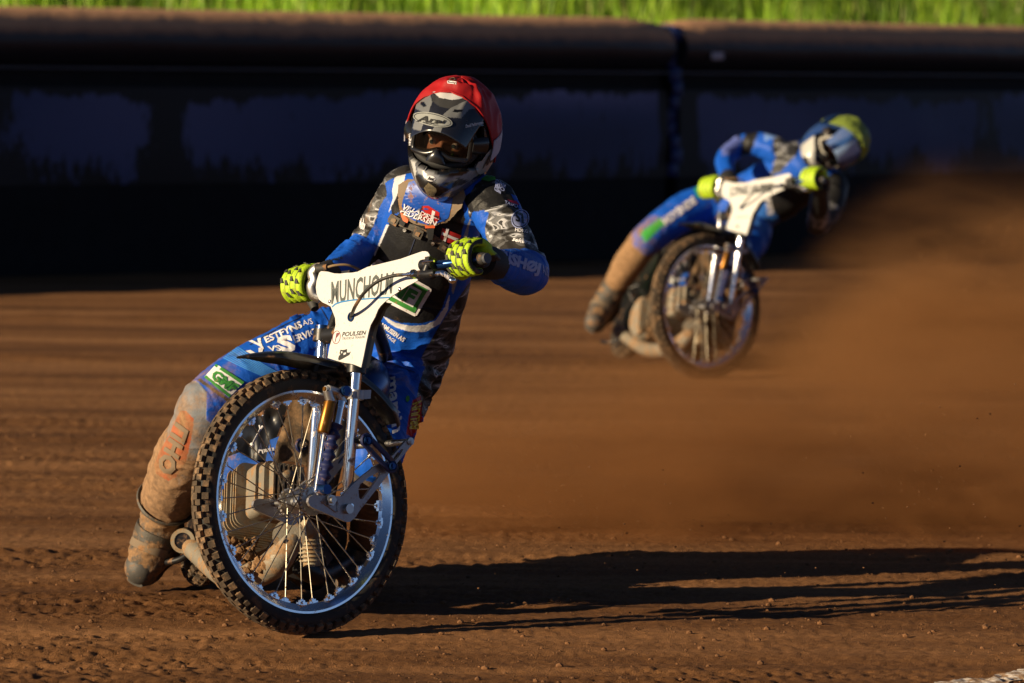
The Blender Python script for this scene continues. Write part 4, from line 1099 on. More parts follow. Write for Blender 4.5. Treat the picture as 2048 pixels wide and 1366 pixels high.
# ------------------------------------------------------------------ hand closed round a grip
def hand(root, C, bdir, e1, wrist, fore, name='glove', voxel=.0027, pads=True, mir=1, w=1.0, cf=0.0):
    """C middle of the fist on the bar, bdir towards the bar's open end, e1 forward, wrist and forearm points"""
    b = nrm(bdir); e1 = nrm(e1 - b * (e1 @ b)); e2 = np.cross(b, e1); e2 = e2 if e2[2] > 0 else -e2
    def at(ang, r, o): a = math.radians(ang); return C + (e1 * math.cos(a) + e2 * math.sin(a)) * r * w + b * o * w
    mb = MB(); fr = [.0118, .0124, .0118, .0104]; tipang = [-112, -120, -116, -104]; paths = []
    for i in range(4):
        o = -.033 + .0222 * i
        pts = smooth_path([at(132, .052, o * .95), at(100, .052 - .002 * abs(i - 1), o), at(58, .044, o), at(20, .038, o + .001), at(-25, .036, o + .002), at(-72, .034, o + .003), at(tipang[i], .030, o + .003)], 4)
        r = np.interp(np.linspace(0, 1, len(pts)), [0, .18, .35, .5, .68, .85, 1], np.array([1.12, 1.18, 1.0, 1.08, .98, 1.0, .88]) * fr[i]) * w
        mb.tube(pts, r, 14); mb.ball(pts[-1], r[-1]); mb.ball(pts[0], r[0]); paths.append((pts, r))
    th = smooth_path([at(165, .040, -.030), at(200, .040, -.044), at(235, .036, -.046), at(262, .032, -.036), at(285, .031, -.024)], 4)
    mb.tube(th, np.interp(np.linspace(0, 1, len(th)), [0, .5, 1], [.016, .0135, .011]) * w, 14); mb.ball(th[-1], .011 * w)
    K = at(140, .046, .0); pal = smooth_path([at(112, .047, 0), at(150, .048, .002), C + (wrist - C) * .62 + (at(150, .046, 0) - C) * .35, wrist], 5)
    rr = np.interp(np.linspace(0, 1, len(pal)), [0, .4, .75, 1], [.040, .043, .038, .031]) * w; ry = np.interp(np.linspace(0, 1, len(pal)), [0, .4, .75, 1], [.014, .019, .023, .025]) * w
    mb.tube(pal, rr, 20, ry=ry, side=b)
    mb.tube([at(175, .030, -.03), at(175, .030, .03)], .019 * w, 14); mb.ball(wrist, .028 * w)
    V, F = union(mb, voxel, 2)
    q = V - C; an = np.degrees(np.arctan2(q @ e2, q @ e1)); oo = (q @ b) / w; dw = np.linalg.norm(V - wrist, axis=1)
    col = np.tile(np.array([.36, .54, .010]), (len(V), 1)); blk = (dw < .062 * w) | (an < -135) | (an > 158) | ((oo > .043) & (an < 95))
    fr_ = (oo + .033) / .0222; gv = (np.abs(fr_ - np.floor(fr_) - .5) < .085) & (fr_ > 0) & (fr_ < 3) & (np.abs(an + 5) < 62); col[blk | gv] = (.010, .010, .010)
    mk = np.zeros((len(V), 3)); mk[:, 1] = .12; g = mesh_obj(name, V, F, M_GLOVE, root, origin=ORIGIN[0], col=col, mask=mk)
    if pads:
        bv = BVHTree.FromPolygons(V.tolist(), F.tolist())
        for i in range(4):
            pts, r = paths[i]
            for ang in (78, 42, 6, -34):
                if i == 3 and ang == -34: continue
                a = math.radians(ang + (i % 2) * 10); d = e1 * math.cos(a) + e2 * math.sin(a); o = -.033 + .0222 * i + .001
                h = bv.ray_cast(Vector(C + d * .12 + b * o), Vector(-d), .2)
                if h[0] is None: continue
                q = np.array(h[0]); tg = nrm(np.cross(b, d)); pm = MB(); pm.box(q + d * .0004, b * .0046 * w, (tg * .0072 + b * .0028) * w, d * .0011); V2, F2 = pm.arrays(); mesh_obj('pad', V2, F2, M_PAD, g, origin=ORIGIN[0], auto=30)
    mb = MB(); d = nrm(fore - wrist); mb.tube([wrist - d * (.062 + cf), wrist - d * (.03 + cf * .5), wrist + d * .002, wrist + d * .03], np.array([.036 + cf * .1, .042 + cf * .1, .040, .038]) * w, 20); mb.ball(wrist + d * .03, .036 * w)
    part('cuff', mb, M_CUFF, g)
    return g

# ------------------------------------------------------------------ helmet
def grid_faces(n, m): return [(i * m + j, i * m + j + 1, (i + 1) * m + j + 1, (i + 1) * m + j) for i in range(n - 1) for j in range(m - 1)]
def thick_sheet(V, F, N, th):
    n = len(V); cnt = {(x[q], x[(q + 1) % len(x)]) for x in F for q in range(len(x))}; edge = [e for e in cnt if (e[1], e[0]) not in cnt]
    F2 = list(F) + [tuple(n + q for q in reversed(x)) for x in F] + [(b, a, n + a, n + b) for a, b in edge]
    return np.vstack([V, V - N * th]), F2
def helmet(root, C, f, u, who):
    f = nrm(f); u = nrm(u - f * (u @ f)); l = np.cross(u, f)
    def loc(x, y, z): return C + np.multiply.outer(x, f) + np.multiply.outer(y, l) + np.multiply.outer(z, u)
    def shell(az, el, off=0.0, chin=True):
        ca, sa, ce, se = np.cos(az), np.sin(az), np.cos(el), np.sin(el)
        af = np.where(ca > 0, .126, .148); au = np.where(se > 0, .153, .185)
        r = 1.0
        x = af * ce * ca; y = .117 * ce * sa; z = au * se
        d = np.degrees(el)
        if chin:
            b = np.exp(-((d + 40) / 24) ** 2) * np.clip(ca, 0, 1) ** 1.6
            x = x + .058 * b; z = z - .004 * b; y = y * (1 - .18 * np.exp(-((d + 48) / 18) ** 2) * np.clip(ca, 0, 1))
        q = np.stack([x, y, z], -1); n = q / np.linalg.norm(q, axis=-1, keepdims=True)
        return q + n * off, n
    def world(q): return C + q[..., 0:1] * f + q[..., 1:2] * l + q[..., 2:3] * u
    A = np.radians(np.linspace(-180, 180, 181)); E = np.radians(np.linspace(-66, 90, 105))
    AA, EE = np.meshgrid(A, E, indexing='ij'); q, n = shell(AA, EE); V = world(q).reshape(-1, 3); N = (n[..., 0:1] * f + n[..., 1:2] * l + n[..., 2:3] * u).reshape(-1, 3)
    m_ = len(E); F = grid_faces(len(A), m_)
    ad = np.degrees(AA); ed = np.degrees(EE)
    lo = -20 + 9 * np.exp(-(ad / 16) ** 2) * 0 - 3 * np.exp(-(ad / 22) ** 2); port = ((np.abs(ad) < 63) & (ed > lo) & (ed < 20)).reshape(-1)
    F = [x for x in F if not any(port[i] for i in x)]
    V2, F2 = thick_sheet(V, F, N, .014)
    col = np.ones((len(V2), 3)) * (.09, .09, .095) if who == 1 else np.ones((len(V2), 3)) * (.012, .03, .10)
    col[len(V):] = (.01, .01, .01)
    px = proj(V2); mk = np.zeros((len(V2), 3)); out = np.arange(len(V2)) < len(V)
    adf = np.concatenate([ad.ravel()] * 2); edf = np.concatenate([ed.ravel()] * 2)
    def pp(poly, c): mm = inpoly(px, [(760 + a / 4.553, 120 + b / 4.553) for a, b in poly]) & out & (np.abs(adf) < 120); col[mm] = c
    if who == 1:
        col[out & (np.abs(adf) > 55) & (edf > -30)] = (.012, .012, .014)
        pp([(270, 820), (300, 830), (330, 1010), (320, 1060), (345, 1170), (300, 1000), (275, 900)], (.42, .42, .42))
        pp([(320, 850), (370, 900), (440, 930), (500, 880), (560, 890), (620, 950), (720, 950), (900, 880), (1000, 900), (860, 960), (760, 1050), (620, 1060), (560, 1055), (430, 1000), (400, 1000), (340, 930)], (.010, .010, .011))
        pp([(340, 985), (430, 1000), (540, 1060), (640, 1070), (780, 1040), (960, 920), (980, 980), (820, 1100), (700, 1180), (620, 1215), (560, 1220), (700, 1150), (710, 1100), (610, 1110), (540, 1130), (470, 1100), (400, 1050), (345, 1040)], (.24, .245, .26))
        pp([(320, 1050), (345, 1040), (400, 1050), (430, 1100), (480, 1110), (540, 1150), (600, 1120), (700, 1095), (705, 1130), (600, 1200), (500, 1260), (440, 1250), (370, 1170)], (.010, .010, .011))
        pp([(680, 1065), (810, 1100), (740, 1140), (700, 1150), (710, 1100)], (.05, .05, .055))
    else:
        col[out & (np.abs(adf) < 70) & (edf < -14)] = (.42, .42, .40); col[out & (np.abs(adf) < 22) & (edf < -34)] = (.02, .02, .02)
        col[out & (np.abs(adf) > 60) & (edf < 0)] = (.02, .05, .17)
    H = empty('helmet', (0, 0, 0), root)
    sh = mesh_obj('helmet_shell', V2, F2, M_SHELL, H, origin=ORIGIN[0], col=col, mask=mk, auto=60)
    # padded liner round the face and neck
    mb = MB(); ring = []
    for t in np.linspace(0, 2 * math.pi, 41):
        q, _ = shell(np.radians(60 * math.cos(t)), np.radians(-3 + 20 * math.sin(t)), -.016, False); ring.append(world(q[None])[0])
    mb.tube(ring, .011, 10, cap=False)
    ring = []
    for t in np.linspace(0, 2 * math.pi, 41):
        q, _ = shell(np.array(t), np.radians(-60.), -.018); ring.append(world(q[None])[0])
    mb.tube(ring, .014, 10, cap=False)
    part('liner', mb, M_CUFF, H)
    # face
    nA, nE = 61, 61; A2 = np.radians(np.linspace(-85, 85, nA)); E2 = np.radians(np.linspace(-60, 60, nE)); a, e = np.meshgrid(A2, E2, indexing='ij')
    x = .088 * np.cos(e) * np.cos(a); y = .070 * np.cos(e) * np.sin(a); z = .105 * np.sin(e)
    bl = lambda y0, z0, sy, sz: np.exp(-((y - y0) / sy) ** 2 - ((z - z0) / sz) ** 2)
    x = x + .006 * np.exp(-((z - .018) / .009) ** 2) - .013 * (bl(.031, .001, .015, .010) + bl(-.031, .001, .015, .010)) + .026 * bl(0, -.026, .010, .014) + .012 * bl(0, -.008, .007, .018) + .004 * (bl(.040, -.022, .018, .016) + bl(-.040, -.022, .018, .016)) + .007 * bl(0, -.058, .022, .008)
    q = np.stack([x, y, z - .012], -1); mesh_obj('face', world(q).reshape(-1, 3), [t[::-1] for t in grid_faces(nA, nE)], M_SKIN, root, origin=ORIGIN[0])
    for s in (1, -1):
        c = C + f * .0665 + l * .031 * s - u * .011; mb = MB(); mb.ball(c, .0122, 18, 12); eb = part('eye', mb, M_EYE, root); g = nrm(f * .95 - l * .15 - u * .05)
        mb = MB(); mb.disc(c + g * .0112, g, .0056, .002, 18); part('iris', mb, M_IRIS, eb)
        mb = MB(); mb.tube([C + f * .0845 + l * (s * .018) + u * .008, C + f * .0845 + l * (s * .032) + u * .0125, C + f * .076 + l * (s * .047) + u * .008], .0022, 6); part('eyebrow', mb, mat('brow', (.09, .05, .03), .8), root)
    # goggles
    G = empty('goggles', (0, 0, 0), root)
    def gp(a, e, r=0.0): 
        a = np.asarray(a, float); e = np.asarray(e, float); x = (.122 + r) * np.cos(a * .9) ; y = (.108 + r * .6) * np.sin(a * .98); z = .125 * np.sin(e) + .002
        return world(np.stack([x + 0 * e, y + 0 * e, z + 0 * a], -1))
    lim = lambda a: (-19 + 6.5 * np.exp(-(np.degrees(a) / 13) ** 2) - .0 * a, 12.5 - 1.5 * (np.degrees(a) / 50) ** 2)
    aa = np.radians(np.linspace(-47, 47, 49)); V = []; 
    for a_ in aa:
        lo_, hi_ = lim(a_)
        for t in np.linspace(0, 1, 13): V.append(gp(a_, math.radians(lo_ + (hi_ - lo_) * t)))
    V = np.array(V); Fq = grid_faces(49, 13); mesh_obj('lens', V, [t[::-1] for t in Fq], M_LENS, G, origin=ORIGIN[0])
    bound = [gp(a_, math.radians(lim(a_)[1])) for a_ in aa] + [gp(aa[-1] + .03, math.radians(x_)) for x_ in np.linspace(8, -14, 6)] + [gp(a_, math.radians(lim(a_)[0])) for a_ in aa[::-1]] + [gp(aa[0] - .03, math.radians(x_)) for x_ in np.linspace(-14, 8, 6)]
    bound.append(bound[0]); mb = MB(); mb.tube(bound, .0062, 10, cap=False, ry=.0072); part('goggle_frame', mb, M_BLKPL if who == 1 else M_SHELL2, G)
    mb = MB(); b2 = [q - f * .016 for q in bound]; mb.tube(b2, .010, 10, cap=False); part('foam', mb, M_CUFF, G)
    mb = MB(); fm = [gp(0, math.radians(x_), .005) for x_ in (-9, -13, -19, -26)]; mb.tube(fm, [.005, .013, .023, .028], 16, ry=[.004, .011, .013, .010], side=l); part('nose_guard', mb, M_BLKPL, G)
    for s in (1, -1):
        mb = MB(); pts = [gp(np.radians(s * 50), 0.0, .002), gp(np.radians(s * 62), 0.0, .006), gp(np.radians(s * 76), 0.0, .012)]
        mb.tube(pts, [.010, .012, .011], 12, ry=[.020, .024, .024], side=nrm(np.cross(u, pts[1] - pts[0]))); part('outrigger', mb, M_BLKPL, G)
    # strap round the back of the helmet
    az = np.radians(np.linspace(78, 278, 90)); V = []; N = []
    for a_ in az:
        s_ = math.sin((a_ - az[0]) / (az[-1] - az[0]) * math.pi)
        for t in (-1, -.5, 0, .5, 1):
            q, n_ = shell(np.array(a_), np.radians(-3 + 13 * s_ + t * 8.2), .0135); V.append(world(q[None])[0]); N.append(n_ @ np.array([f, l, u]))
    Vs, Fs = thick_sheet(np.array(V), grid_faces(90, 5), np.array(N), .003); mesh_obj('goggle_strap', Vs, Fs, M_STRAP if who == 1 else M_BLUEAN, G, origin=ORIGIN[0], auto=50)
    if who == 1:
        def on_shell(px, off=.004):
            bv = on_shell.bv; out = []
            for a_, b_ in px:
                r = Vector(ray(a_, b_)).normalized(); h = bv.ray_cast(Vector(CAMP), r, 60); out.append(np.array(h[0]) - np.array(r) * off if h[0] is not None else None)
            g = [x for x in out if x is not None]
            return np.array([x if x is not None else P(px[i][0], px[i][1], g[0][1]) for i, x in enumerate(out)])
    # cloth cover stretched over the crown
    A3 = np.radians(np.linspace(-180, 180, 145)); nE3 = 60; V = []; N = []; K = []
    for a_ in A3:
        d = abs(math.degrees(a_)); e0 = np.interp(d, [0, 25, 50, 66, 80, 100, 180], [56, 52, 40, 24, 0, -16, -26] if who == 1 else [64, 60, 48, 30, 6, -12, -26])
        for t in np.linspace(0, 1, nE3):
            e_ = math.radians(e0 + (90 - e0) * t); q, n_ = shell(np.array(a_), np.array(e_), .0065)
            fold = .0055 * max(0, vnoise(np.array([math.cos(a_) * 2.4, math.sin(a_) * 2.4, e_ * 1.7 + 4]))) + .004 * (1 - abs(vnoise(np.array([math.cos(a_) * 3 + e_ * 1.5, math.sin(a_) * 3, e_ * 3.1 + 1]))) * 2.0) * math.sin(t * 3.14)
            peak = .013 * math.exp(-((math.degrees(a_) - 60) / 7) ** 2) * math.exp(-((math.degrees(e_) - 52) / 16) ** 2) + .010 * math.exp(-((math.degrees(a_) + 120) / 9) ** 2) * math.exp(-((math.degrees(e_) - 45) / 14) ** 2) + .012 * math.exp(-((math.degrees(e_) - 66 + d * .06) / 4.5) ** 2) * math.exp(-((math.degrees(a_) - 20) / 55) ** 2)
            V.append(world((q + n_ * (fold + peak))[None])[0]); N.append(n_ @ np.array([f, l, u]))
    Vs, Fs = thick_sheet(np.array(V), grid_faces(145, nE3), np.array(N), .004); cap = mesh_obj('helmet_cover', Vs, Fs, M_RED if who == 1 else M_YELCAP, H, origin=ORIGIN[0])
    mb = MB(); hem = V[::nE3]; mb.tube(hem, .0028, 8, cap=False); part('cover_hem', mb, M_RED if who == 1 else M_YELCAP, H)
    # peak
    nx_, ny_ = 97, 57; V = []; N = []; 
    for i in range(nx_):
        s_ = -1 + 2 * i / (nx_ - 1)
        for j in range(ny_):
            t = j / (ny_ - 1); hw = .100 - .012 * t - .010 * t * t
            y = hw * s_; arch = s_ * s_ * (.044 - .006 * t)
            x = .072 + .088 * t - .040 * s_ * s_ * (1 - .15 * t); z = .124 - .060 * t - .034 * t * t - arch
            rid = .007 * math.exp(-((abs(s_) - .42 - .10 * (1 - t)) / .10) ** 2) * math.sin(min(1, t * 1.5) * 3.14); dip = -.006 * math.exp(-(s_ / .22) ** 2) * (1 - t)
            V.append(C + f * x + l * y + u * (z + .010 + rid + dip)); N.append(u)
    V = np.array(V); col = np.ones((len(V), 3)) * ((.012, .013, .020) if who == 1 else (.03, .08, .24)); px = proj(V)
    def pk(poly, c): col[inpoly(px, [(760 + a / 4.553, 120 + b / 4.553) for a, b in poly])] = c
    if who == 1:
        pk([(300, 400), (400, 265), (440, 258), (475, 380), (440, 480), (420, 490), (318, 440)], (.13, .135, .14))
        pk([(465, 262), (530, 240), (780, 290), (830, 325), (740, 352), (650, 365), (540, 342), (480, 290)], (.50, .50, .50))
        pk([(470, 300), (540, 345), (650, 368), (740, 355), (830, 330), (740, 390), (640, 440), (600, 440), (540, 420), (480, 380)], (.04, .04, .04))
        pk([(570, 500), (640, 440), (740, 390), (860, 338), (875, 440), (810, 450), (740, 530), (600, 520)], (.14, .145, .15))
        pk([(370, 380), (400, 380), (425, 420), (400, 430), (365, 400)], (.004, .004, .004)); pk([(660, 470), (680, 450), (760, 450), (755, 470), (690, 480)], (.004, .004, .004))
        pk([(296, 620), (320, 540), (400, 560), (372, 645), (310, 632)], (.16, .165, .17)); pk([(470, 665), (495, 600), (570, 610), (545, 690)], (.16, .165, .17))
    else:
        d_ = (V - C); xx = d_ @ f; col[xx > .13] = (.010, .022, .075); col[np.abs(d_ @ l) < .035] = (.22, .32, .52); col[(d_ @ l) < -.06] = (.10, .16, .36)  # pale streak along the peak is a highlight put into the colour
    Vs, Fs = thick_sheet(V, [x[::-1] for x in grid_faces(nx_, ny_)], np.array(N), .0035); col = np.vstack([col, np.ones_like(col) * .01])
    pkob = mesh_obj('peak', Vs, Fs, M_SHELL, H, origin=ORIGIN[0], col=col, mask=np.zeros_like(col), auto=50)
    if who == 1:
        o3 = lambda l_: [(760 + a / 4.553, 120 + b / 4.553) for a, b in l_]
        class Q: pass
        pb = Q(); bt = BVHTree.FromPolygons(Vs.tolist(), Fs); pb.tree = lambda: bt
        e_o = ell(865.6, 239.7, 40, 13.4, 12); e_i = ell(865.6, 239.7, 37.5, 11.4, 12); e_l = ell(865.6, 239.7, 36, 10.2, 12)
        drape_poly(pb, e_o, M_GREYMARK, pkob, 'badge_ring', .0026, .0006, 2, holes=[e_i]); drape_poly(pb, e_l, M_GREYMARK, pkob, 'badge_field', .0022, .0006, 4)
        drape_text(pb, 'Arai', o3([(335, 565), (360, 500), (600, 550), (600, 585)]), M_BLACKPRINT, pkob, .03, 2, .0045, .25)
        drape_text(pb, 'HELMET', o3([(400, 578), (402, 563), (530, 582), (528, 595)]), M_BLACKPRINT, pkob, .01, 1, .0045)
        drape_text(pb, 'Drudi Performance', o3([(778, 620), (776, 590), (930, 552), (945, 580)]), M_WHITEPRINT, pkob, .02, 1, .002, .2)
        sbt = BVHTree.FromPolygons(V2.tolist(), F2); sb = Q(); sb.tree = lambda: sbt
        drape_poly(sb, ell(861.3, 357, 9.5, 5.6, 8), M_WHITEPRINT, sh, 'badge_field', .0012, .0006, 1)
        drape_text(sb, 'Arai', [(854.5, 359.5), (855.5, 352), (869, 355), (867.5, 362)], M_BLACKPRINT, sh, .05, 1, .0022, .25)
        drape_poly(sb, o3([(400, 1165), (440, 1115), (510, 1165), (515, 1195), (485, 1248), (440, 1235)]), M_MESH, sh, 'mouth_vent', .0015, .001, 1)
        # side cover with its badge
        sp_ = o3([(870, 1000), (905, 930), (960, 850), (1040, 760), (1065, 790), (1060, 840), (1010, 930), (960, 1010), (900, 1035), (880, 1025)])
        drape_poly(sb, sp_, M_GREYMARK, sh, 'side_pod', .006, .004, 2); drape_text(sb, 'Arai', o3([(915, 985), (950, 880), (1050, 810), (1020, 905)]), M_BLACKPRINT, sh, .05, 1, .0085, .2)
        cbt = BVHTree.FromPolygons(np.array(Vs).tolist(), Fs)
        cv = cap.data; cV = [tuple(np.array(x.co) + ORIGIN[0]) for x in cv.vertices]; cb = Q(); cbt2 = BVHTree.FromPolygons(cV, [tuple(p.vertices) for p in cv.polygons]); cb.tree = lambda: cbt2
        drape_poly(cb, o3([(612, 190), (614, 212), (694, 222), (696, 198), (650, 190)]), M_WHITEPRINT, cap, 'maker_tag', .0012, .0008, 1)
        drape_text(cb, 'Racing', o3([(616, 210), (618, 195), (692, 204), (690, 220)]), M_BLACKPRINT, cap, .03, 0, .0026, .1)
        drape_text(cb, 'Cr', o3([(618, 190), (640, 155), (706, 170), (690, 200)]), M_TAN, cap, .03, 0, .0016, .2)
        # words on the goggle strap and outrigger
        gb = Q(); go = [o for o in G.children if o.name.startswith(('outrigger', 'goggle_strap'))]; vv = []; ff = []; k0 = 0
        for o in go:
            vs = [tuple(np.array(x.co) + ORIGIN[0]) for x in o.data.vertices]; ff += [tuple(k0 + i for i in p.vertices) for p in o.data.polygons]; vv += vs; k0 += len(vs)
        gbt = BVHTree.FromPolygons(vv, ff); gb.tree = lambda: gbt
        drape_text(gb, 'OAKLEY', o3([(266, 668), (286, 668), (286, 785), (262, 785)]), M_WHITEPRINT, G, .04, 0, .002)
        drape_poly(gb, ell(760 + 1078 / 4.553, 120 + 630 / 4.553, 6.5, 17, 24), M_GREYMARK, G, 'badge_ring', .0015, .0008, 1, holes=[ell(760 + 1080 / 4.553, 120 + 628 / 4.553, 3.8, 12.5, 24)])
    return H
M_GREYMARK = mat('grey_badge', (.26, .27, .26), .35)
M_MESH = mat('vent_mesh', (.16, .125, .07), .6, .3, var=.5, vscale=120, bump=1.0, bscale=500)
M_SHELL2 = mat('goggle_frame_grey', (.32, .30, .26), .5)

def boot(root, pts, radii, heel, r=1.0, name='boot', voxel=.006):
    """pts run from the shaft down over the instep to the toe; heel sticks out behind"""
    mb = MB(); sh = smooth_path(pts, 6); R = np.interp(np.linspace(0, 1, len(sh)), np.linspace(0, 1, len(pts)), radii) * r
    mb.tube(sh, R, 24); mb.ball(sh[-1], R[-1]); mb.ball(sh[0], R[0])
    mid = sh[len(sh) // 3]; mb.tube([mid, heel], [R[len(sh) // 3], .040 * r], 18); mb.ball(heel, .040 * r); mb.tube([heel, sh[-1]], [.038 * r, R[-1] * .85], 18)
    V, F = union(mb, voxel, 3); N = vnormals(V, F)
    V = V + N * (.0035 * (1 - np.abs(fbm(V * [16, 16, 30], 3)) * 3) + .0025 * vnoise(V * 70))[:, None]
    b = mesh_obj(name, V, F, M_BOOT, root, origin=ORIGIN[0])
    bt = BVHTree.FromPolygons(V.tolist(), F.tolist()); toe = sh[-1]; dn = nrm(np.cross(toe - heel, np.cross(sh[0] - mid, toe - heel))); dn = dn if dn @ (heel - mid) > 0 or dn[2] < 0 else -dn
    mb = MB(); ln = nrm(toe - heel); a = heel - ln * .035; z = toe + ln * (R[-1] * .75); s2 = [a + (z - a) * t for t in np.linspace(0, 1, 9)]; side = nrm(np.cross(ln, dn))
    mb.tube([q + dn * (.036 * r) for q in s2], np.array([.024, .034, .036, .034, .036, .042, .045, .042, .026]) * r, 18, ry=.009, side=side); part('sole', mb, M_SOLE, b)
    for k, t in enumerate((.22, .42, .60)):
        i = int(t * (len(sh) - 1)); ax = nrm(sh[min(i + 1, len(sh) - 1)] - sh[i - 1]); mb = MB(); mb.ring(sh[i], ax, R[i] - .001, [(.001, -.013), (.0050, -.011), (.0050, .011), (.001, .013), (-.01, 0)], 30); part('boot_strap', mb, M_BUCKLE if k != 2 else M_TAN, b)
    mb = MB(); mb.ball(toe + ln * .004, R[-1] * 1.045, 20, 12); part('toe_cap', mb, M_SOLE, b)
    return b
# ------------------------------------------------------------------ rider one
BLUE = (.005, .072, .42); BLACK = (.010, .010, .011); WHITE = (.50, .50, .53); DGREY = (.028, .028, .030); SHIN = (.15, .16, .18)
GLp, GRp = P(938, 522, 12.72), P(606, 574, 13.22); bd = nrm(GLp - GRp)
def rider_one():
    O = P(300, 1172, 14.1); O[2] = 0; ORIGIN[0] = O
    root = empty('person', O, category='person', label='rider in red helmet cover and blue suit on the near motorcycle, one leg trailing')
    Rs, Ls = P(812, 378, 13.46), P(982, 408, 13.25); sv = nrm(Ls - Rs)
    B = Body()
    B.limb('torso', [P(785, 715, 13.86), P(822, 620, 13.70), P(842, 530, 13.58), P(862, 450, 13.46), P(884, 395, 13.39), P(897, 355, 13.34)], [.150, .150, .150, .150, .118, .062], ry=[.125, .120, .118, .118, .090, .062], side=sv, n=28, wr=[.012, .006, .003, .002, .001, 0], dirt=.06)
    B.limb('torso', [P(836, 388, 13.40), P(888, 385, 13.36), P(962, 402, 13.28)], [.068, .075, .072], wr=.001)
    Rw, Lw = P(652, 553, 13.33), P(990, 529, 12.83)
    B.limb('upper_r', [Rs, P(772, 432, 13.50), P(736, 488, 13.54)], [.066, .058, .048], wr=[.002, .004, .006])
    B.limb('fore_r', [P(736, 488, 13.54), P(700, 522, 13.45), Rw], [.047, .046, .034], wr=[.009, .008, .004])
    B.limb('upper_l', [Ls, P(1020, 478, 13.16), P(1053, 545, 13.06)], [.070, .060, .060], wr=[.004, .007, .006])
    B.limb('fore_l', [P(1053, 545, 13.06), P(1025, 540, 12.94), Lw], [.062, .056, .038], wr=[.003, .003, .002])
    B.limb('thigh_r', [P(735, 690, 13.88), P(640, 694, 13.86), P(560, 722, 13.82), P(480, 766, 13.78), P(418, 812, 13.74)], [.100, .102, .096, .092, .084], wr=[.015, .013, .006, .004, .003], dirt=[.08, .08, .14, .24, .34])
    B.limb('shin_r', [P(416, 812, 13.74), P(393, 870, 13.78), P(362, 930, 13.86), P(336, 998, 13.96)], [.084, .085, .086, .080], wr=[.003, .004, .004, .003], dirt=[.34, .50, .68, .95])
    B.limb('thigh_l', [P(812, 708, 13.84), P(786, 790, 13.64), P(764, 868, 13.48), P(752, 910, 13.42)], [.108, .100, .084, .076], wr=[.020, .017, .008, .004], dirt=.12)
    B.limb('shin_l', [P(752, 910, 13.42), P(748, 985, 13.58), P(738, 1060, 13.74)], [.074, .066, .056], wr=.003, dirt=[.2, .4, .5])
    B.limb('neck', [P(896, 372, 13.36), P(902, 320, 13.30)], [.058, .056], wr=0)
    B.finish(.0062, 3, 1)
    def base(lb, t, u, V):
        n = len(t); c = np.tile(np.array(BLUE), (n, 1)); m = np.zeros(n)
        if lb in ('upper_r', 'upper_l'): c[:] = DGREY; m[:] = 1
        if lb == 'neck': c[:] = BLACK
        if lb == 'shin_r': c[:] = SHIN
        if lb == 'shin_l': c[:] = (.06, .06, .065)
        if lb == 'torso': bk = u[:, 1] > .35; c[bk] = BLACK; m[bk] = .0
        return c, m
    B.paint_setup(base)
    ppoly = B.poly
    T = ['torso', 'upper_l', 'upper_r', 'neck']
    ppoly([(772, 451), (766, 470), (752, 500), (735, 534), (690, 580), (680, 720), (745, 660), (766, 632), (785, 640), (803, 646), (843, 647), (868, 640), (885, 615), (897, 580), (905, 540), (914, 500), (930, 440), (925, 400), (860, 420), (800, 425)], BLACK, 0)
    ppoly([(766, 632), (790, 645), (820, 652), (850, 650), (872, 640), (891, 612), (900, 585), (896, 620), (880, 648), (850, 664), (820, 664), (792, 655), (776, 645)], WHITE)
    ppoly([(903, 580), (910, 530), (918, 500), (935, 450), (945, 425), (954, 422), (946, 450), (932, 500), (920, 545), (906, 590)], (.24, .24, .27), labels=['torso'])
    ppoly([(985, 560), (975, 555), (960, 548), (942, 560), (914, 600), (880, 650), (850, 700), (843, 715), (850, 735), (838, 770), (828, 830), (960, 850), (1010, 600)], BLACK, .9, back=-2, labels=['torso', 'thigh_l'])
    ppoly([(945, 420), (960, 418), (978, 425), (970, 455), (972, 475), (984, 495), (1000, 520), (930, 545), (918, 540), (930, 500)], BLUE, labels=['torso', 'upper_l'])
    ppoly([(925, 395), (960, 375), (1010, 360), (1040, 392), (1048, 425), (1010, 408), (984, 415), (970, 420), (940, 425)], BLACK, labels=T)
    ppoly([(1022, 388), (1034, 392), (1048, 428), (1038, 418)], BLUE, labels=T)
    ppoly([(770, 366), (792, 352), (812, 350), (800, 372), (790, 405), (783, 430), (776, 452), (757, 482), (738, 520), (728, 512), (718, 500), (745, 455), (764, 410), (774, 388)], BLUE, labels=T)
    ppoly([(790, 352), (812, 345), (806, 372), (794, 398), (785, 415), (777, 425), (786, 396), (784, 380)], WHITE, labels=T)
    ppoly([(800, 372), (806, 368), (802, 400), (800, 425), (784, 430), (782, 415), (792, 396)], BLACK, labels=T)
    ppoly([(790, 330), (820, 318), (824, 345), (796, 352), (768, 364), (765, 350)], DGREY, .6, labels=T)
    ppoly([(752, 500), (772, 450), (778, 450), (740, 534), (716, 566), (712, 562), (736, 530)], WHITE, labels=['torso'])
    ppoly([(836, 795), (842, 790), (846, 840), (826, 875), (812, 868), (818, 830), (826, 800)], (.35, .012, .010), back=-2, labels=['thigh_l'])
    # leather guard darker seams on the shin
    ppoly([(394, 760), (400, 756), (470, 806), (466, 812)], (.035, .03, .025)); ppoly([(452, 702), (457, 698), (540, 742), (536, 748)], (.03, .06, .15))
    ppoly([(361, 822), (372, 822), (388, 838), (382, 880), (372, 925), (352, 955), (336, 962), (312, 948), (308, 930), (320, 900), (340, 868), (346, 850)], (.30, .075, .03), dirt=.38)
    body = mesh_obj('body', B.V, B.F, M_SUIT, root, origin=O, col=B.col, mask=B.mask)
    print('rider one body', len(B.V))
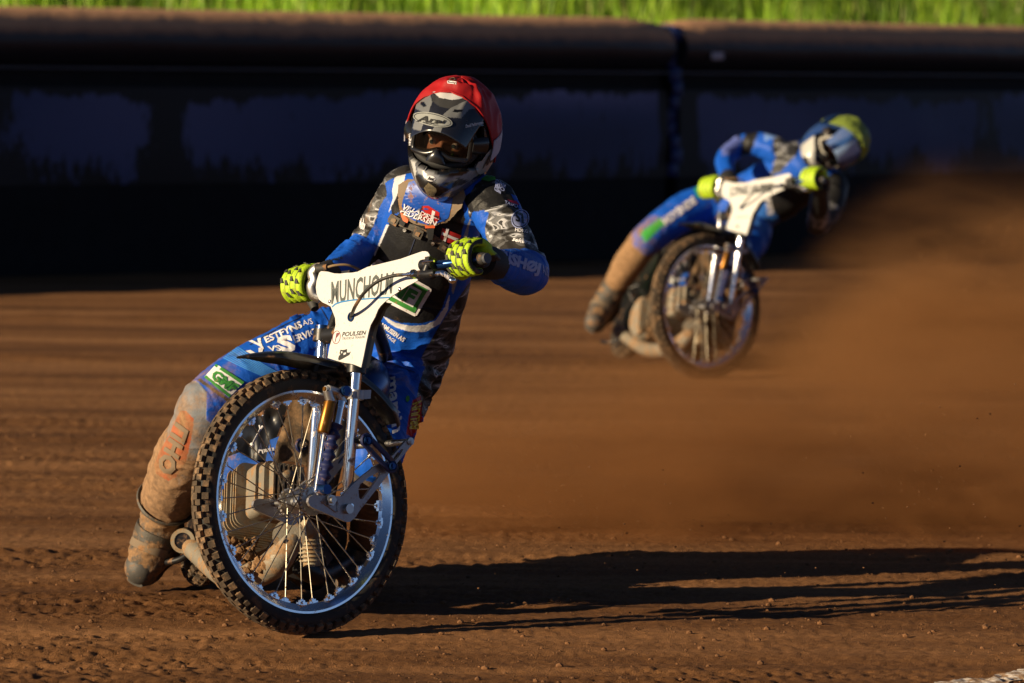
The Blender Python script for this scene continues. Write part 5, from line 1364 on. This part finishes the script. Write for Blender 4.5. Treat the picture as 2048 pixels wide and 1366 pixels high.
    # ---- printed words on the suit
    dt = lambda s, q, m=M_WHITEPRINT, b=.03, sh=0.0, off=.0022, sub=2: drape_text(B, s, q, m, body, b, sub, off, sh)
    dt('ESTFYNS', [(533, 687), (527.5, 675), (600, 642), (606, 655)]); dt('A/S', [(607, 652), (604, 642), (623, 637), (627, 648)], b=.0)
    dt('V', [(524, 700), (497, 683), (522, 676), (531, 696)], b=.06)
    dt('V', [(522, 727), (491, 703), (527, 694), (533, 722)], b=.05)
    dt('VS', [(538, 703), (534, 693), (559, 690), (564, 702)]); dt('S', [(566, 706), (549, 676), (582, 668), (594, 702)], b=.06)
    dt('ERVICE', [(590, 687), (585, 672), (638, 653), (642, 664)], b=.03)
    drape_poly(B, [(433, 729), (488.4, 764), (457.7, 795), (409, 755)], M_WHITEPRINT, body, 'knee_patch', .003, .002, 3)
    drape_poly(B, [(433, 729), (488.4, 764), (484, 769), (430, 734)], M_GREENPRINT, body, 'patch_border', .0045, .001, 2)
    drape_poly(B, [(413, 752), (461, 790), (457.7, 795), (409, 756)], M_GREENPRINT, body, 'patch_border', .0045, .001, 2)
    dt('GMF', [(421, 757), (432, 739), (480, 772), (461, 787)], M_GREENPRINT, .05, off=.005)
    dt('martin', [(774, 756), (796, 750), (806, 860), (784, 868)], b=.03); dt('Renovering', [(752, 744), (760, 743), (764, 800), (757, 802)], mat('pale_blue_print', (.12, .25, .55), .6), b=.0)
    dt('BRUUN', [(838, 858), (818, 858), (824, 808), (842, 800)], mat('yellow_print', (.6, .42, .02), .6), b=.04)
    drape_poly(B, ell(815, 798, 4, 7, 10, 12), M_GREENPRINT, body, 'leaf_emblem', .0025, .001, 1)
    dt('RASMUSSEN A/S', [(757, 650), (761, 641), (812, 676), (806, 684)], b=.03); dt('MONTAGE', [(757, 662), (760, 657), (793, 680), (789, 686)], b=.01)
    dt('RISH\u00d8J', [(997, 529), (1003, 498), (1082, 527), (1076, 554)], mat('lilac_print', (.30, .32, .56), .6), b=.06); dt('A/S', [(1085, 546), (1082, 527), (1095, 535), (1097, 556)], mat('lilac_print', (.30, .32, .56), .6), b=.02)
    dt('RYTTER BUTIK', [(1018, 505), (1020, 499), (1070, 515), (1068, 521)], mat('dim_blue_print', (.03, .12, .5), .6), b=.0)
    dt('57', [(1031, 444), (1030, 424), (1044, 428), (1054, 452)], M_BLACKPRINT, .03, off=.004)
    drape_poly(B, ell(1040.5, 438, 17.5, 20, 30), M_LILAC, body, 'round_emblem', .002, .001, 2, holes=[ell(1040.5, 438, 15.8, 18, 30)]); drape_poly(B, ell(1040.5, 438, 14, 16, 30), M_LILAC, body, 'round_emblem', .002, .001, 2)
    dt('HDKG', [(1030, 463), (1031, 456), (1054, 460), (1056, 467)]); dt('sekera', [(1024, 482), (1027, 474), (1062, 482), (1060, 490)], b=.03, sh=.2)
    dt('Mølby', [(718, 462), (722, 436), (732, 440), (730, 468)], b=.03); dt('Nygaard', [(655, 528), (653, 520), (682, 512), (686, 520)], M_BLACKPRINT, .03)
    for s_, q in (('CLEVER', [(990, 366), (992, 358), (1013, 372), (1010, 378)]), ('BIO', [(990, 374), (991, 366), (1010, 378), (1008, 385)]), ('CLEAN', [(988, 380), (989, 373), (1002, 382), (1001, 389)])): dt(s_, q, M_LILAC, .04)
    drape_poly(B, [(961, 360), (972, 352), (990, 353), (992, 360), (978, 364)], M_GREENPRINT, body, 'leaf_emblem', .003, .001, 1)
    drape_poly(B, [(797, 325), (803, 316), (819, 310), (820, 318), (808, 322)], M_GREENPRINT, body, 'leaf_emblem', .003, .001, 1)
    dt('TASPO', [(1009, 408), (1010, 401), (1036, 409), (1034, 417)], M_LILAC, .03); drape_poly(B, [(1014, 400), (1032, 402), (1038, 411), (1020, 405)], mat('crimson_print', (.35, .01, .05), .6), body, 'crimson_emblem', .003, .001, 1)
    for q in ([(885, 455), (922, 470), (914, 492), (880, 478)],): drape_poly(B, q, mat('flag_red', (.45, .012, .012), .6), body, 'flag', .004, .001, 2); drape_poly(B, [(893, 455), (898, 457), (890, 486), (886, 483)], M_WHITEPRINT, body, 'flag_cross', .0055, .0006, 1); drape_poly(B, [(885, 463), (919, 478), (917, 483), (883, 468)], M_WHITEPRINT, body, 'flag_cross', .0055, .0006, 1)
    # green framed sign on the belly
    sg = [(752, 519), (757, 517), (858, 573), (863, 578), (862, 583), (834, 630), (829, 632), (780, 607), (722, 575), (720, 570)]
    drape_poly(B, sg, M_WHITEPRINT, body, 'belly_patch', .003, .002, 4)
    drape_poly(B, [(755, 524), (856, 578), (829, 625), (727, 572)], M_GREENPRINT, body, 'patch_border', .0045, .001, 3, holes=[[(758, 533), (845, 581), (826, 614), (739, 568)]])
    dt('GMF', [(748, 566), (762, 542), (838, 583), (822, 608)], M_GREENPRINT, .05, off=.005)
    # shin logo
    dt('OHLI', [(345, 955), (312, 936), (352, 842), (378, 862)], M_TAN, .05, off=.003)
    # stretch panel ribs above the knee
    for i in range(9):
        t = i / 8; a = np.array([(455 - 0 + 28 * t, 728 - 22 * t), (505 + 24 * t, 752 - 14 * t), (548 + 26 * t, 770 - 8 * t)]); drape_poly(B, stroke(a + [[-8, -12]], 2.3), M_RIB, body, 'stretch_rib', .0022, .002, 1)
    # seams
    for k, pts in enumerate(([(500, 690), (560, 655), (600, 635), (636, 612)], [(640, 613), (652, 635), (664, 655)], [(742, 728), (760, 722), (790, 730), (830, 745)], [(620, 700), (640, 690), (655, 680)])):
        drape_poly(B, stroke(pts, 1.3), M_SEAMC, body, 'seam', .002, .001, 1)
    # ---- chest protector strap with buckles, bib
    sp = [(781, 433), (800, 444), (830, 456), (860, 470), (885, 487), (905, 500)]
    drape_poly(B, stroke(sp, 13), M_BUCKLE, body, 'chest_strap', .006, .004, 2)
    for (a, b, an) in ((792, 440, 30), (838, 466, 24), (888, 492, 34)):
        c, s = math.cos(math.radians(an)), math.sin(math.radians(an)); rc = [(-9, -9), (9, -9), (9, 9), (-9, 9)]; drape_poly(B, [(a + x * c - y * s, b + x * s + y * c) for x, y in rc], M_BUCKLE, body, 'buckle', .012, .006, 1); rc = [(-4, -4), (4, -4), (4, 4), (-4, 4)]; drape_poly(B, [(a + x * c - y * s, b + x * s + y * c) for x, y in rc], M_TAN, body, 'buckle_tongue', .015, .003, 1)
    for (a, b) in ((813, 459), (866, 485)): drape_poly(B, ell(a, b, 3.6, 3.6, 0, 10), M_STEEL, body, 'snap', .013, .003, 1)
    bib = [(802, 372), (801, 395), (806, 425), (816, 437), (832, 446), (850, 450), (872, 449), (893, 441), (912, 428), (926, 414), (936, 395), (925, 366), (880, 362), (850, 362), (820, 362)]
    drape_poly(B, bib, M_TAN, body, 'bib', .016, .010, 4)
    drape_poly(B, [(822, 368), (812, 395), (809, 408), (815, 424), (828, 438), (850, 446), (872, 445), (890, 437), (903, 428), (908, 412), (912, 390), (895, 364), (850, 364), (832, 364)], mat('bib_blue', (.008, .065, .36), .4, dirt=.2, dscale=50), body, 'bib_panel', .0175, .002, 4)
    drape_poly(B, stroke([(836, 444), (842, 425), (850, 408)], 1.6), M_BUCKLE, body, 'bib_seam', .0195, .001, 1)
    drape_poly(B, [(848, 408), (862, 408), (884, 420), (882, 434), (872, 444), (856, 444), (842, 438), (846, 424)], mat('flag_red2', (.42, .015, .012), .5), body, 'flag', .0185, .001, 2)
    drape_poly(B, [(870, 415), (876, 418), (866, 443), (860, 443)], M_WHITEPRINT, body, 'flag_cross', .0195, .0006, 1); drape_poly(B, [(854, 422), (882, 431), (881, 435), (852, 426)], M_WHITEPRINT, body, 'flag_cross', .0195, .0006, 1)
    dt('VILLADS', [(810, 414), (814, 404), (864, 425), (861, 433)], M_WHITEPRINT, .02, .15, .0215, 1); dt('PEDERSEN', [(806, 426), (809, 415), (877, 439), (873, 449)], M_WHITEPRINT, .02, .15, .0215, 1)
    dt('53', [(871, 428), (872, 423), (883, 425), (881, 430)], M_BLACKPRINT, .03, 0, .0215, 1)
    drape_poly(B, [(806, 424), (811, 426), (822, 437), (820, 444), (812, 440)], M_ORNG, body, 'pull_loop', .019, .003, 1); drape_poly(B, [(852, 448), (871, 447), (871, 453), (853, 454)], M_ORNG, body, 'pull_loop', .019, .003, 1)
    drape_poly(B, [(855, 452), (870, 452), (866, 476), (858, 478)], M_CUFF, body, 'bib_strap', .017, .003, 1); drape_poly(B, [(806, 432), (818, 440), (812, 452), (804, 446)], M_CUFF, body, 'bib_strap', .017, .003, 1)
    # zip line of the protector
    drape_poly(B, stroke([(830, 478), (822, 500), (814, 520)], 1.6), M_SEAMC, body, 'zip', .002, .001, 1)
    # rounded collar under the chin
    # ---- hem of the leather gaiter
    mb = MB(); hc = P(333, 1003, 13.965); ax = nrm(P(336, 998, 13.96) - P(362, 930, 13.86)); mb.ring(hc, ax, .081, [(.004, -.006), (.007, 0), (.004, .006), (-.004, 0)], 40); part('gaiter_hem', mb, M_BUCKLE, root)
    # ---- extremities
    hand(root, GLp, bd, PN, Lw, P(1025, 540, 12.94), cf=.022); hand(root, GRp, -bd, PN, Rw, P(700, 522, 13.45))
    boot(root, [P(338, 975, 13.97), P(327, 1030, 14.0), P(309, 1080, 14.02), P(294, 1118, 14.02), P(286, 1134, 14.02)], [.060, .064, .062, .057, .049], P(338, 1092, 14.14), 1.0)
    boot(root, [P(740, 1050, 13.74), P(736, 1095, 13.82), P(722, 1135, 13.78), P(704, 1165, 13.68)], [.056, .058, .056, .046], P(742, 1160, 13.92), .95)
    yaw, pit, rol = math.radians(17), math.radians(-9), math.radians(11)
    Fh = np.array([-math.sin(yaw) * math.cos(pit), -math.cos(yaw) * math.cos(pit), math.sin(pit)]); Uh = np.array([math.sin(rol), 0, math.cos(rol)])
    helmet(root, P(905, 270, 13.27), Fh, Uh, 1)
    return root, B
M_LILAC = mat('lilac_print', (.28, .32, .55), .6); M_RIB = mat('rib_blue', (.05, .24, .68), .5); M_SEAMC = mat('seam', (.012, .02, .06), .7)
r1, B1 = rider_one()

# ------------------------------------------------------------------ rider two, low over the machine in the dust
P0 = P
def rider_two():
    P = lambda a, b, D: P0(a, b, D - .7)
    O = P(1195, 660, 25.0); O[2] = 0; ORIGIN[0] = O
    root = empty('person', O, category='person', label='crouching rider in the yellow helmet cover and blue suit, elbow down, in the dust cloud')
    gl, gr = to2(GLp), to2(GRp); b2 = nrm(gl - gr); pn2 = nrm(np.array(T2.to_3x3() @ Vector(PN)))
    print('grips2', proj(gl), proj(gr), gl, gr)
    Rs, Ls = P(1552, 300, 24.85), P(1668, 372, 24.72); sv = nrm(Ls - Rs)
    B = Body()
    B.limb('torso', [P(1462, 440, 25.20), P(1500, 408, 25.10), P(1548, 380, 25.00), P(1590, 345, 24.88), P(1622, 318, 24.80)], [.150, .150, .155, .165, .11], ry=[.13, .125, .125, .12, .08], side=sv, n=28, wr=.005)
    B.limb('torso', [P(1565, 308, 24.85), P(1610, 332, 24.80), P(1660, 366, 24.74)], [.07, .075, .07], wr=.002)
    Rw, Lw = gr + np.array([.085, .10, .045]), gl + np.array([.04, .10, -.035])
    B.limb('upper_r', [Rs, P(1515, 288, 24.90), P(1478, 292, 24.92)], [.068, .06, .05], wr=.005); B.limb('fore_r', [P(1478, 292, 24.92), P(1450, 318, 24.82), Rw], [.05, .048, .035], wr=.005)
    eL = P(1636, 447, 24.55)
    B.limb('upper_l', [Ls, P(1664, 410, 24.64), eL], [.07, .062, .056], wr=.005); B.limb('fore_l', [eL, (eL + Lw) / 2 + [0, 0, -.0], Lw], [.056, .05, .038], wr=.004)
    B.limb('thigh_r', [P(1452, 420, 25.2), P(1400, 412, 25.15), P(1345, 440, 25.08), P(1292, 482, 25.02)], [.105, .100, .092, .082], wr=[.01, .006, .004, .003], dirt=[.0, .05, .15, .4])
    B.limb('shin_r', [P(1292, 482, 25.02), P(1262, 520, 25.1), P(1238, 560, 25.18)], [.08, .078, .066], wr=.003, dirt=[.5, .8, 1])
    B.limb('thigh_l', [P(1495, 440, 25.15), P(1500, 475, 24.95), P(1470, 520, 24.8)], [.11, .10, .08], wr=[.012, .008, .004]); B.limb('shin_l', [P(1470, 520, 24.8), P(1462, 590, 25.0), P(1450, 640, 25.1)], [.075, .065, .055], dirt=[.3, .6, .9])
    B.limb('neck', [P(1615, 325, 24.82), P(1645, 300, 24.74)], [.06, .058], wr=0)
    B.finish(.010, 3, 0)
    def base(lb, t, u, V):
        n = len(t); c = np.tile(np.array(BLUE), (n, 1)); m = np.zeros(n)
        if lb == 'neck': c[:] = BLACK
        if lb == 'upper_l': c[:] = BLACK; m[t > .6] = .8
        if lb == 'fore_l': c[:] = BLACK; m[t < .45] = 1
        if lb == 'upper_r': m[(t < .3) | (t > .85)] = 0; c[t > .8] = BLACK
        if lb == 'shin_r': c[:] = (.30, .20, .11)
        if lb == 'shin_l': c[:] = (.1, .08, .06)
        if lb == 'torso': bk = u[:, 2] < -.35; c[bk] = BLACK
        return c, m
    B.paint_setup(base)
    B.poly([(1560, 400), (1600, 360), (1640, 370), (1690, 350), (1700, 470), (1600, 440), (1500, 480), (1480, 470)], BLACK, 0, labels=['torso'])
    B.poly([(1548, 262), (1590, 255), (1592, 275), (1560, 330), (1545, 300)], (.05, .055, .07), .8, labels=['torso', 'upper_r'])
    B.poly([(1438, 285), (1470, 268), (1482, 282), (1470, 308), (1445, 312)], (.09, .12, .36), labels=['fore_r', 'upper_r'])
    B.poly([(1592, 262), (1600, 300), (1560, 345), (1540, 352), (1556, 300), (1568, 262)], (.02, .025, .04), .7, labels=['torso', 'neck'])
    B.poly([(1492, 262), (1520, 258), (1500, 310), (1478, 320), (1484, 285)], BLACK, labels=['upper_r', 'fore_r', 'torso'])
    B.poly([(1500, 425), (1530, 400), (1560, 440), (1520, 470)], (.03, .13, .45), labels=['torso', 'thigh_l'])
    B.poly([(1280, 466), (1318, 436), (1332, 448), (1290, 484)], (.04, .30, .05), dirt=.2); B.poly([(1388, 378), (1402, 370), (1412, 384), (1396, 396)], (.03, .30, .05))
    B.poly([(1530, 262), (1548, 258), (1552, 275), (1530, 282)], (.12, .22, .5), labels=['torso', 'upper_r'])
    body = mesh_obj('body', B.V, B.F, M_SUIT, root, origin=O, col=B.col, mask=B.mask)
    drape_text(B, 'HOYSNIDE', [(1332, 452), (1322, 438), (1386, 392), (1394, 406)], M_WHITEPRINT, body, .04, 1, .004)
    drape_text(B, 'SEKERA', [(1536, 430), (1530, 396), (1542, 393), (1549, 428)], M_WHITEPRINT, body, .02, 1, .004)
    hand(root, gl, b2, pn2, Lw, (eL + Lw) / 2, voxel=.005, pads=False, w=1.12); hand(root, gr, -b2, pn2, Rw, P(1450, 318, 24.82), voxel=.005, pads=False, w=1.12)
    boot(root, [P(1242, 548, 25.18), P(1226, 580, 25.22), P(1208, 608, 25.22), P(1196, 632, 25.18), P(1190, 644, 25.14)], [.060, .062, .060, .056, .048], P(1224, 622, 25.34), 1.0, voxel=.01)
    boot(root, [P(1452, 625, 25.1), P(1449, 650, 25.12), P(1444, 672, 25.08), P(1436, 682, 25.0)], [.056, .058, .054, .046], P(1452, 682, 25.2), .92, voxel=.01)
    helmet(root, P(1674, 286, 24.66), (-.26, -.80, -.44), (.88, -.1, .34), 2)
    return root
r2 = rider_two()

# ================================================================== dust thrown up by the back wheels
def dust(name, lo, hi, dens, colr, hfun, nscale, label, seedv):
    m = bpy.data.materials.new(name); m.use_nodes = True; N = m.node_tree.nodes; L = m.node_tree.links
    N.remove(N['Principled BSDF']); pv = N.new('ShaderNodeVolumePrincipled'); L.new(pv.outputs[0], N['Material Output'].inputs['Volume'])
    pv.inputs['Color'].default_value = (*colr, 1); pv.inputs['Anisotropy'].default_value = .25
    tc = N.new('ShaderNodeTexCoord'); sp = N.new('ShaderNodeSeparateXYZ'); L.new(tc.outputs['Generated'], sp.inputs[0])
    def mr(src, a, b, c=0.0, d=1.0, smooth=True):
        r = N.new('ShaderNodeMapRange'); r.interpolation_type = 'SMOOTHSTEP' if smooth else 'LINEAR'
        for k, v in zip((1, 2, 3, 4), (a, b, c, d)): 
            if hasattr(v, 'links'): L.new(v, r.inputs[k])
            else: r.inputs[k].default_value = v
        L.new(src, r.inputs[0]); return r.outputs[0]
    def mul(a, b):
        x = N.new('ShaderNodeMath'); x.operation = 'MULTIPLY'; L.new(a, x.inputs[0])
        if hasattr(b, 'links'): L.new(b, x.inputs[1])
        else: x.inputs[1].default_value = b
        return x.outputs[0]
    def add(a, b, k=1.0):
        x = N.new('ShaderNodeMath'); x.operation = 'MULTIPLY_ADD'; L.new(b, x.inputs[0]); x.inputs[1].default_value = k; L.new(a, x.inputs[2]); return x.outputs[0]
    mp = N.new('ShaderNodeMapping'); mp.inputs['Location'].default_value = (seedv, seedv * .3, 0); mp.inputs['Scale'].default_value = (.6, .8, 1.3); L.new(tc.outputs['Object'], mp.inputs[0])
    nz = N.new('ShaderNodeTexNoise'); nz.inputs['Scale'].default_value = nscale; nz.inputs['Detail'].default_value = 4; nz.inputs['Roughness'].default_value = .6; L.new(mp.outputs[0], nz.inputs['Vector'])
    n3 = N.new('ShaderNodeTexNoise'); n3.inputs['Scale'].default_value = nscale * 2.6; n3.inputs['Detail'].default_value = 5; n3.inputs['Roughness'].default_value = .65; n3.inputs['Distortion'].default_value = .7; m3 = N.new('ShaderNodeMapping'); m3.inputs['Scale'].default_value = (.45, .8, 1.5); m3.inputs['Rotation'].default_value = (0, .25, 0); L.new(tc.outputs['Object'], m3.inputs[0]); L.new(m3.outputs[0], n3.inputs['Vector'])
    x0, x1, z0, z1 = hfun; z0 += .22; z1 += .22
    top = mr(sp.outputs[0], x0, x1, z0, z1)                        # how high the dust stands along the cloud
    zz = add(sp.outputs[2], nz.outputs[0], .60)
    lowt = mul(top, .35)
    fz = mr(zz, top, lowt)
    e = mul(mul(mr(sp.outputs[0], .0, .10), mr(sp.outputs[0], 1.0, .9)), mul(mr(sp.outputs[1], .0, .25), mr(sp.outputs[1], 1.0, .75)))
    n2 = mul(mr(nz.outputs[0], .38, .56, .30, 1.0), mr(n3.outputs[0], .41, .61, .14, 2.2))
    L.new(mul(mul(mul(fz, e), n2), dens), pv.inputs['Density'])
    c = (np.array(lo) + hi) / 2; h = (np.array(hi) - lo) / 2
    mb = MB(); mb.box((0, 0, 0), (h[0], 0, 0), (0, h[1], 0), (0, 0, h[2])); V, F = mb.arrays()
    o = mesh_obj(name, V, F, m, smooth=False, tag=dict(label=label, kind='stuff')); o.location = Vector(c); return o
dust('dust_cloud', (-.3, 21.9, -.05), (8.0, 26.4, 2.0), 2.1, (.50, .25, .10), (.14, .30, .16, .62), .8, 'brown dust cloud trailing behind the far rider', 3.0)
dust('dust_wisp', (-.8, 15.3, -.03), (4.4, 17.8, 1.3), 3.0, (.46, .22, .085), (.0, .40, .42, .66), 1.5, 'thin veil of dust behind the near motorcycle', 8.0)
# grit flying in the air
n = 2600
t = RNG.random(n); far = RNG.random(n) < .45
x = np.where(far, .8 + 5 * t, -.2 + 2.6 * t); y = np.where(far, 22.6 + 4 * RNG.random(n), 13.2 + 5 * RNG.random(n))
z = np.where(far, (.1 + 1.2 * t) * RNG.random(n) ** 1.3, (.15 + .7 * t) * RNG.random(n) ** 1.5)
sz = .0009 + .0030 * RNG.random(n) ** 6
scatter('flying_grit', np.stack([x, y, z], -1), sz, M_CLOD, 'specks of grit flying through the dust')

# fine spray of soil, too many grains to count
n = 26000
u = RNG.random(n); x = -.55 + 5.0 * u; y = 14.9 + 2.9 * RNG.random(n); ht = (.22 + .75 * np.clip(u * 1.8, 0, 1))
z = ht * RNG.random(n) ** 1.7
keep = (fbm(np.stack([x * 1.1 + z * .6, y * .7, z * 3.2], -1), 3) + .25 * RNG.random(n)) > .02
tv = np.array([(1, 1, 1), (1, -1, -1), (-1, 1, -1), (-1, -1, 1)], float) / 1.7; tf = np.array([(0, 1, 2), (0, 3, 1), (0, 2, 3), (1, 3, 2)])
x, y, z = x[keep], y[keep], z[keep]; m_ = len(x); sz = .0006 + .0013 * RNG.random(m_) ** 3
V = tv[None] * sz[:, None, None] * (1 + .5 * RNG.random((m_, 4, 1))) + np.stack([x, y, z], -1)[:, None]
Fa = (tf[None] + 4 * np.arange(m_)[:, None, None]).reshape(-1, 3)
mesh_obj('soil_spray', V.reshape(-1, 3), Fa, mat('spray_soil', (.30, .15, .06), .9, var=.4, vscale=3), smooth=False, tag=dict(label='fine spray of soil thrown up behind the near motorcycle', kind='stuff'))
n = 16000
u = RNG.random(n); x = 1.1 + 4.6 * u; y = 22.9 + 3 * RNG.random(n); z = (.3 + .95 * np.clip(u * 1.8, 0, 1)) * RNG.random(n) ** 1.2
keep = (fbm(np.stack([x * .9 + z * .6, y * .5, z * 2.4], -1), 3) + .25 * RNG.random(n)) > .0
x, y, z = x[keep], y[keep], z[keep]; m_ = len(x); sz = .001 + .0025 * RNG.random(m_) ** 3
V = tv[None] * sz[:, None, None] * (1 + .5 * RNG.random((m_, 4, 1))) + np.stack([x, y, z], -1)[:, None]
Fa = (tf[None] + 4 * np.arange(m_)[:, None, None]).reshape(-1, 3)
mesh_obj('soil_spray', V.reshape(-1, 3), Fa, bpy.data.materials['spray_soil'], smooth=False, tag=dict(label='fine spray of soil thrown up behind the far motorcycle', kind='stuff'))
